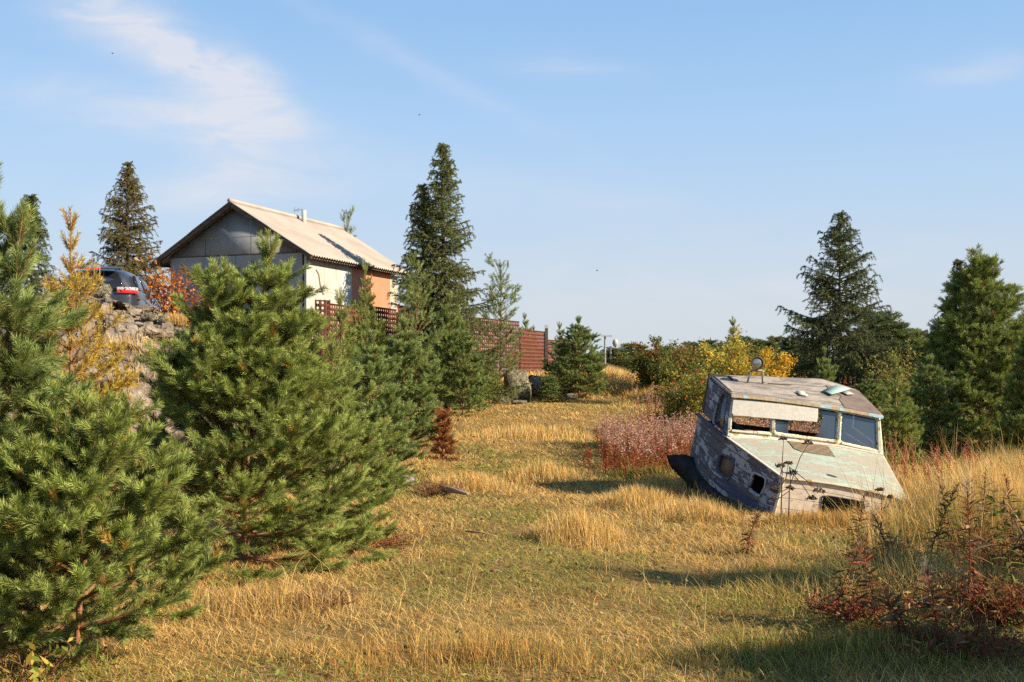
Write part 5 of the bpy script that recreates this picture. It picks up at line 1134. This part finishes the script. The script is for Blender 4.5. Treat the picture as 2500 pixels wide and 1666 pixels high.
# birds in flight
M['bird'] = simple('bird', (.05, .045, .04), (.03, .03, .03), 5, .8, bmp=0)
for (u, v, lab) in ((1458, 661, 'tiny dark bird flying above the fence end'), (275, 131, 'tiny dark bird flying in the upper left sky'), (1024, 281, 'tiny dark bird flying above the twin topped spruce')):
    c_ = P(u, v, 95); mb = MB(); mb.lathe((-.09, 0, 0), (1, 0, 0), [(0, .004), (.05, .02), (.12, .028), (.16, .02), (.2, .004)], 8)
    for s_ in (-1, 1): mb.prism([(.03, 0, .01), (-.04, 0, .01), (-.05, s_ * .13, .05), (-.09, s_ * .24, .02), (-.0, s_ * .13, .05)], np.array([0, 0, .006]))
    tag(mb.build('bird', M['bird'], loc=tuple(c_)), lab, 'bird')

# ------------------------------------------------------------------ grass
def sstep(a, b_, x): t_ = np.clip((x - a) / (b_ - a), 0, 1); return t_ * t_ * (3 - 2 * t_)
def vnoise(x, y, s, seed=0):
    """smooth value noise on a grid"""
    rng = np.random.default_rng(seed); G = rng.random((256, 256)); X = x * s + 1000; Y = y * s + 1000; i = np.floor(X).astype(int); j = np.floor(Y).astype(int); fx = X - i; fy = Y - j
    fx = fx * fx * (3 - 2 * fx); fy = fy * fy * (3 - 2 * fy); g_ = lambda a, b_: G[a % 256, b_ % 256]
    return (g_(i, j) * (1 - fx) + g_(i + 1, j) * fx) * (1 - fy) + (g_(i, j + 1) * (1 - fx) + g_(i + 1, j + 1) * fx) * fy
def fn(x, y, s, seed=0): return .55 * vnoise(x, y, s, seed) + .3 * vnoise(x, y, s * 2.1, seed + 1) + .15 * vnoise(x, y, s * 4.3, seed + 2)
BP_ = np.array([dFL[:2], dFR[:2], (gBR)[:2], gBL[:2]]); BPc = BP_.mean(0); BPi = BPc + (BP_ - BPc) * .94
def rocky(x, y): s_ = cliff_sd(x, y); return (s_ > -.1) & (s_ < 3.0) & (x < -4.6) & (y < 23.5)
def scatter(n, r0, r1, seed, pw=1.15, wedge=.60):
    rng = np.random.default_rng(seed); u = rng.random(n); e = 2 - pw; r_ = (r0 ** e + (r1 ** e - r0 ** e) * u) ** (1 / e); a = (rng.random(n) * 2 - 1) * wedge
    x, y = r_ * np.sin(a), r_ * np.cos(a); k = ~(inpoly(np.stack([x, y], -1), BPi)) & ~rocky(x, y); return x[k], y[k], rng
def blades(name, x, y, h, w, lean, rng, C, label, cat='grass', z=None, kind='stuff', wind=(-.25, .05), tipc=1.15, fol=None):
    n = len(x); z = ground(x, y) if z is None else z; a = rng.random(n) * 6.28; ld = np.stack([np.cos(a), np.sin(a)], 1) * lean[:, None] + np.array(wind) * lean[:, None] * 1.2
    f = rng.random(n) * 6.28; S = np.stack([np.cos(f), np.sin(f), np.zeros(n)], 1) * (w / 2)[:, None]; B = np.stack([x, y, z - .01], 1)
    def pt(t_): return B + np.concatenate([ld * (h * t_ ** 1.8)[:, None], (h * t_ * (1 - .30 * np.clip(lean, 0, 1.3) * t_))[:, None]], 1)
    o_ = np.ones(n); m1, m2, tp = pt(o_ * .4), pt(o_ * .75), pt(o_)
    V = np.stack([B - S, B + S, m1 - S * .9, m1 + S * .9, m2 - S * .6, m2 + S * .6, tp], 1).reshape(-1, 3); i = np.arange(n)[:, None] * 7
    Q = np.concatenate([i + [0, 1, 3, 2], i + [2, 3, 5, 4]]); T = i + [4, 5, 6]
    CC = np.repeat(C, 7, 0).reshape(n, 7, 3).copy(); CC[:, 4:] *= tipc
    o = mesh_np(name, V, [Q, T], M['grass'], col=np.clip(CC.reshape(-1, 3), 0, 1)); o['label'] = label; o['category'] = cat; o['kind'] = kind; return o
def pal(k, pals, rng, var=.25):
    p = np.array(pals)[k]; return p * (1 + var * (rng.random((len(k), 1)) * 2 - 1)) * (1 + .06 * rng.normal(size=(len(k), 3)))
STR, PALE, OCH, BRN, GRN, DGR, RED = (.55, .37, .115), (.64, .485, .22), (.45, .265, .075), (.25, .15, .06), (.27, .265, .060), (.13, .155, .034), (.30, .08, .03)
PAL = [STR, PALE, OCH, BRN, GRN, DGR, RED]
def path_x(y): return np.interp(y, [0, 6, 10, 14, 20, 26, 32], [-.2, -.1, -.25, -.35, -.2, -.1, .4])
def greenness(x, y):
    g_ = fn(x, y, .55, 3) * 1.0; p = np.exp(-((x - path_x(y)) / .9) ** 2)
    g_ = g_ + (.24 * p + .0) * (y < 24) + .22 * np.exp(-(((x - 2.1) / 1.6) ** 2 + ((y - 7.4) / 1.6) ** 2)) + .42 * np.exp(-(((x - 1.3) / .9) ** 2 + ((y - 15.8) / .45) ** 2)) \
        + .30 * np.exp(-(((x + .4) / 1.2) ** 2 + ((y - 19.0) / .8) ** 2)) + .25 * np.exp(-(((x - 3.9) / 1.5) ** 2 + ((y - 9.6) / .8) ** 2)) + .28 * np.exp(-(((x + 1.4) / .5) ** 2 + ((y - 12.5) / 1.8) ** 2)) - .10 * sstep(10, 14, y)
    return g_
def tallness(x, y):
    """0 = worn track, 1 = tall dry meadow"""
    p = np.abs(x - path_x(y)); t_ = sstep(.9, 2.6, p) * .55 + .25 * fn(x, y, .8, 11) * sstep(.25, 1.1, p)
    t_ += .50 * sstep(2.9, 4.0, x - (y - 12) * .12) * (y > 9.5) * (y < 22) + .35 * np.exp(-(((x - 2.5) / 2.2) ** 2 + ((y - 32) / 3) ** 2))
    t_ -= .35 * np.exp(-(((x - 2.3) / 1.4) ** 2 + ((y - 7.2) / 1.5) ** 2)); t_ -= .28 * sstep(-.3, -.9, x) * sstep(10, 8, y); t_ -= .55 * np.exp(-(((x - 3.0) / 1.0) ** 4 + ((y - 11.3) / 1.3) ** 4)); return np.clip(t_, 0, 1.2)
# matted short turf
x, y, rng = scatter(500000, 4.6, 42, 31, 1.25); kp = rng.random(len(x)) > .55 * sstep(.56, .72, fn(x, y, 1.9, 61)); x, y = x[kp], y[kp]; g_ = greenness(x, y); tl_ = tallness(x, y); n = len(x); r_ = rng.random(n); dd = np.hypot(x, y)
k = np.where(r_ < sstep(.42, .78, g_) * .85, np.where(rng.random(n) < .6, 4, 5), np.where(rng.random(n) < .5, 0, np.where(rng.random(n) < .5, 2, np.where(rng.random(n) < .55, 1, 3))))
rd = (np.exp(-(((x + 1.6) / .7) ** 2 + ((y - 20) / 1.6) ** 2)) > .5) & (rng.random(n) < .5); k = np.where(rd, 6, k)
blades('short_grass', x, y, (.035 + .055 * rng.random(n)) * (1 + .7 * tl_), .0032 * np.maximum(1, dd / 7) * (.8 + .5 * rng.random(n)), .5 + .9 * rng.random(n), rng, pal(k, PAL, rng), 'matted short straw and green turf covering the track')
# broad leaved weeds and fallen leaf litter close to the soil
def litter(name, n, r1, seed, cols, ls, zmax, label, cat, msk):
    x, y, rng = scatter(n, 4.8, r1, seed, 1.2, .52); k_ = msk(x, y) > rng.random(len(x)); x, y = x[k_], y[k_]; n = len(x); z = ground(x, y) + rng.uniform(.005, zmax, n)
    a = rng.random(n) * 6.28; e = rng.normal(size=n) * .45 + .15; D = np.stack([np.cos(a) * np.cos(e), np.sin(a) * np.cos(e), np.sin(e)], 1); S = nrm(np.cross(D, np.array([0, 0, 1.]) + rng.normal(size=(n, 3)) * .35)); L = ls * rng.uniform(.5, 1.4, (n, 1)) * np.maximum(1, np.hypot(x, y) / 9)[:, None]
    B = np.stack([x, y, z], 1); V = np.stack([B, B + D * L * .35 + S * L * .24, B + D * L * .75 + S * L * .18, B + D * L, B + D * L * .75 - S * L * .18, B + D * L * .35 - S * L * .24], 1).reshape(-1, 3); i = np.arange(n)[:, None] * 6
    cc = np.array(cols)[rng.integers(0, len(cols), n)] * rng.uniform(.7, 1.25, (n, 1)); o = mesh_np(name, V, [np.concatenate([i + [0, 1, 2, 3], i + [0, 3, 4, 5]])], M['leaf'], col=np.clip(np.repeat(cc, 6, 0), 0, 1)); return tag(o, label, cat, None, 'stuff')
litter('ground_weeds', 26000, 20, 501, [(.20, .25, .05), (.14, .19, .04), (.30, .28, .06), (.24, .10, .04)], .030, .07, 'small broad leaved weeds growing in the green patches of turf', 'weeds', lambda x, y: sstep(.45, .75, greenness(x, y)) * .9)
litter('leaf_litter', 16000, 24, 502, [(.20, .11, .05), (.32, .20, .09), (.13, .08, .04), (.42, .30, .14)], .026, .03, 'brown and pale leaf litter scattered over the turf', 'leaf litter', lambda x, y: .25 + .6 * fn(x, y, 1.1, 44))
# dead straws lying flat, and browner worn patches
x, y, rng = scatter(70000, 4.8, 26, 33, 1.3); n = len(x); dd = np.hypot(x, y); k = np.where(fn(x, y, 1.3, 9) > .52, np.where(rng.random(n) < .5, 3, 2), np.where(rng.random(n) < .5, 1, 0))
blades('matted_straw', x, y, .025 + .035 * rng.random(n), .0032 * np.maximum(1, dd / 7), 1.5 + 2.2 * rng.random(n), rng, pal(k, PAL, rng, .35), 'flattened dead straw lying over the turf')
# meadow tufts of dry grass
cx, cy, rng = scatter(9500, 4.8, 44, 37, 1.2); tl_ = tallness(cx, cy); keep = rng.random(len(cx)) < .10 + 1.0 * tl_ ; cx, cy, tl_ = cx[keep], cy[keep], tl_[keep]
m_ = 30; n0 = len(cx); hh = (.05 + .19 * tl_) * rng.uniform(.45, 1.5, n0) * (.6 + .8 * fn(cx, cy, 1.1, 21)); d0 = np.hypot(cx, cy)
x = np.repeat(cx, m_) + rng.normal(size=n0 * m_) * np.repeat(.045 + .02 * d0 / 8, m_); y = np.repeat(cy, m_) + rng.normal(size=n0 * m_) * np.repeat(.045 + .02 * d0 / 8, m_); h = np.repeat(hh, m_) * rng.uniform(.45, 1.1, n0 * m_); tcol = np.repeat(rng.uniform(.68, 1.22, (n0, 1)) * (1 + .07 * rng.normal(size=(n0, 3))), m_, 0)
g_ = greenness(x, y); n = len(x); k = np.where(rng.random(n) < sstep(.62, .95, g_) * .6, 4, np.where(rng.random(n) < .5, 0, np.where(rng.random(n) < .55, 1, 2)))
inb = ~inpoly(np.stack([x, y], -1), BPi); x, y, h, k, tcol = x[inb], y[inb], h[inb], k[inb], tcol[inb]; n = len(x); dd = np.hypot(x, y)
blades('dry_grass', x, y, h, .0030 * np.maximum(1, dd / 7.5) * (.7 + .5 * rng.random(n)), .25 + 1.0 * rng.random(n) ** 1.3, rng, pal(k, PAL, rng, .3) * tcol, 'tufts of golden dry grass all over the meadow')
# named big tufts and the tall stand round the cabin
def tuft(u, d, R_, n, h0, h1, seed, label, pals=(0, 1, 2), lean=.45, dy=None, w=.0030, wind=(-.2, .05)):
    rng = np.random.default_rng(seed); a = rng.random(n) * 6.28; q = rng.random(n) ** .75 * (1 + .25 * np.sin(a * 3 + seed)); x = XD(u, d) + np.cos(a) * q * R_ * 1.2; y = d + np.sin(a) * q * (dy or R_)
    k_ = ~inpoly(np.stack([x, y], -1), BPi); x, y = x[k_], y[k_]; n = len(x)
    return blades('grass_tuft' if n < 2600 else 'tall_grass', x, y, rng.uniform(h0, h1, n) * (1 - .55 * q[k_] ** 2), w * np.maximum(1, d / 8) * rng.uniform(.7, 1.3, n), rng.uniform(.05, lean, n) * (.5 + q[k_]), rng, pal(np.array(pals)[rng.integers(0, len(pals), n)], PAL, rng, .3), label, 'grass tuft' if n < 2600 else 'grass', kind='stuff' if n >= 2600 else None, wind=wind)
tuft(1410, 10.6, .42, 1700, .16, .42, 51, 'largest round tuft of golden grass in the middle of the track')
tuft(1150, 14.6, .55, 1400, .14, .32, 52, 'golden grass tuft on the left half of the track before the cabin')
tuft(1330, 15.6, .60, 1500, .12, .34, 53, 'golden grass tuft behind the long shadow left of the cabin')
tuft(1290, 22.0, 1.3, 1800, .14, .36, 54, 'pale wide tuft of grass farther up the clearing')
tuft(1700, 11.8, .5, 1300, .12, .28, 55, 'dry grass tuft in front of the keel timber')
tuft(1560, 12.6, .45, 1900, .15, .32, 56, 'low straw tuft left of the keel timber')
tuft(2410, 12.0, .80, 6500, .35, .74, 57, 'tall pale grass standing before the right front of the cabin', (0, 1, 1, 2), .45, .75)
tuft(2520, 13.2, 1.2, 7500, .45, .85, 58, 'tall pale grass right of the cabin', (0, 1, 1, 2), .4, 1.3)
tuft(2060, 11.3, .9, 2700, .08, .24, 59, 'brown grass at the foot of the cabin front', (0, 2, 3, 2), .5, .4)
tuft(2420, 10.3, 1.0, 7000, .2, .62, 60, 'olive and straw coloured herbs and grass behind the fireweed', (0, 3, 4, 2, 5), .7, .9)
tuft(1470, 33.0, 2.3, 12000, .35, .75, 61, 'swath of tall golden grass on the mound below the lamp posts', (0, 1, 1, 2), .35, 2.2, w=.0045)
tuft(1690, 30.0, 1.8, 6000, .3, .6, 64, 'tall straw grass behind the fireweed left of the rowans', (0, 2, 2, 3), .35, 2.0, w=.0045)
tuft(620, 7.3, .8, 2400, .08, .24, 62, 'dry grass under the near side of the largest pine', (0, 1, 2, 3), .8, .5)
tuft(1150, 6.1, 1.1, 2590, .08, .24, 63, 'reddish straw grass at the bottom edge of the photo', (2, 2, 0, 3), .8, .4)
tuft(2150, 8.0, 1.2, 5200, .08, .22, 65, 'green grass with dry straws before the fireweed', (4, 5, 0, 4, 3), .7, 1.1, w=.0042)
tuft(2150, 6.2, 1.2, 6000, .06, .2, 66, 'dark green grass at the bottom right', (5, 4, 5, 0, 3), .9, .6, w=.0040)
tuft(2280, 7.7, 1.0, 4200, .15, .50, 68, 'straw and green stalks mixed through the fireweed group', (0, 1, 4, 3, 0), .8, .9)
tuft(1590, 15.8, .62, 2590, .10, .24, 67, 'bright green grass tuft beside the raised end of the keel timber', (4, 4, 4, 5), .5, .35)
for q, (u, v, d, R_, n) in enumerate(((430, 780, 21.9, .35, 900), (320, 905, 17.75, .6, 420), (215, 690, 20.8, .28, 160), (380, 1090, 15.6, .55, 1100), (480, 700, 22.8, .5, 800))):
    rng = np.random.default_rng(300 + q); a = rng.random(n) * 6.28; s_ = np.sqrt(rng.random(n)); x = XD(u, d) + np.cos(a) * s_ * R_; y = d + np.sin(a) * s_ * R_ * .5
    near = ((ROCKV[:, None, 0][::7] - x[None, ::max(1, n // 40)]) ** 2 + (ROCKV[:, None, 1][::7] - y[None, ::max(1, n // 40)]) ** 2); z0 = np.array([ROCKV[::7, 2][c_ < .03].max() if (c_ < .03).any() else ground(np.array([XD(u, d)]), np.array([d]))[0] for c_ in near.T]); z = z0[np.minimum(np.arange(n) // max(1, n // 40), len(z0) - 1)] - .02
    o = blades('grass_tuft', x, y, rng.uniform(.10, .30, n) * (2.9 if q == 2 else 1), np.full(n, .008), rng.uniform(.1, .6, n) * (.5 if q == 2 else 1), rng, pal(np.array([0, 1, 2])[rng.integers(0, 3, n)], PAL, rng), ('golden grass on the rock top under the orange shrub', 'golden grass growing on the ledge in the middle of the rock', 'tall pale grass stalks before the car rear window', 'reddish dry grass at the foot of the rock face', 'dry grass on the brink below the garage door')[q], 'grass tuft', z=z, kind=None)
# long single stalks with seed heads, right foreground and round the cabin
n = 620; rng = np.random.default_rng(77); y = rng.uniform(8.2, 17, n); x = rng.uniform(.30, .50, n) * y; k_ = ~inpoly(np.stack([x, y], -1), BPi); x, y = x[k_], y[k_]; n = len(x)
blades('seed_stalks', x, y, rng.uniform(.5, .95, n), np.full(n, .0042), rng.uniform(.1, .5, n), rng, pal(np.array([0, 1, 2])[rng.integers(0, 3, n)], PAL, rng), 'long pale single grass stalks right of and before the cabin')
n = 260; rng = np.random.default_rng(78); y = rng.uniform(6, 9, n); x = rng.uniform(-.25, .46, n) * y
blades('seed_stalks', x, y, rng.uniform(.18, .42, n), np.full(n, .0030), rng.uniform(.3, 1.2, n), rng, pal(np.array([0, 1])[rng.integers(0, 2, n)], PAL, rng), 'single pale bent stalks scattered over the near track')
# pink fireweed stand left of and behind the cabin
def stand(n, xs, ys, h0, h1, seed, label, cols, L=.05):
    rng = np.random.default_rng(seed); x = rng.uniform(*xs, n); y = rng.uniform(*ys, n); k_ = (fn(x, y, .9, seed) > .34) & ~inpoly(np.stack([x, y], -1), BPc + (BP_ - BPc) * 1.08); x, y = x[k_], y[k_]; n = len(x); z = ground(x, y); H_ = rng.uniform(h0, h1, n)
    ln = rng.normal(size=(n, 2)) * .10; p0 = np.stack([x, y, z], 1); p1 = p0 + np.stack([ln[:, 0] * H_, ln[:, 1] * H_, H_], 1); SV, SQ = tubes_fast(p0, p1, np.full(n, .004), np.full(n, .002), 4)
    m_ = 46; f = rng.random((n, m_, 1)) ** .8; B = p0[:, None] + (p1 - p0)[:, None] * (.2 + .8 * f); a = rng.random((n, m_)) * 6.28; e = rng.uniform(-.2, 1.1, (n, m_)); D = np.stack([np.cos(a) * np.cos(e), np.sin(a) * np.cos(e), np.sin(e)], -1) * (L * rng.uniform(.5, 1.3, (n, m_, 1)) * (1.25 - .6 * f))
    S = nrm(np.cross(D, rng.normal(size=D.shape))) * .0055; V = np.stack([B, B + D * .5 + S, B + D, B + D * .5 - S], 2).reshape(-1, 3); cc = np.array(cols); ft = f[..., 0]
    ci = np.where(rng.random((n, m_)) < sstep(.35, .8, ft), rng.integers(0, 3, (n, m_)), rng.integers(3, len(cc), (n, m_))); C = np.repeat((cc[ci] * rng.uniform(.75, 1.25, (n, m_, 1))).reshape(-1, 3), 4, 0)
    V = np.concatenate([V, SV]); Q = np.concatenate([np.arange(n * m_)[:, None] * 4 + np.arange(4), SQ + n * m_ * 4]); C = np.concatenate([C, np.broadcast_to((.26, .08, .04), (len(SV), 3))])
    o = mesh_np('fireweed_stand', V, [Q], M['leaf'], col=np.clip(C, 0, 1)); return tag(o, label, 'fireweed', None, 'stuff')
PK = [(.52, .34, .25), (.56, .45, .33), (.44, .25, .18), (.32, .08, .04), (.32, .07, .03), (.30, .20, .06)]
stand(560, (1.45, 3.15), (15.4, 19.6), .45, .78, 91, 'dense stand of pink and red faded fireweed left of the cabin', PK)
stand(460, (3.0, 5.3), (15.6, 20.0), .45, .80, 92, 'pink and red fireweed growing right behind the cabin', PK)
stand(160, (2.9, 4.8), (22, 26), .5, .9, 93, 'reddish fireweed before the dark berry bush', PK)
stand(50, (4.9, 6.0), (12.8, 14.8), .4, .75, 94, 'few red fireweed stalks right of the cabin', [(.40, .12, .08), (.45, .2, .14), (.36, .08, .05), (.34, .04, .03), (.28, .04, .02), (.25, .12, .04)])
stand(14, (.95, 1.45), (15.8, 17.2), .22, .42, 95, 'small scarlet fireweed sprigs at the right edge of the track', [(.45, .06, .03)] * 6)
stand(90, (6.2, 7.6), (23, 25), .9, 1.35, 96, 'tawny fireweed stalks showing above the cabin roof', [(.45, .22, .12), (.5, .28, .16), (.4, .18, .1), (.36, .15, .07), (.3, .1, .05), (.25, .12, .04)])
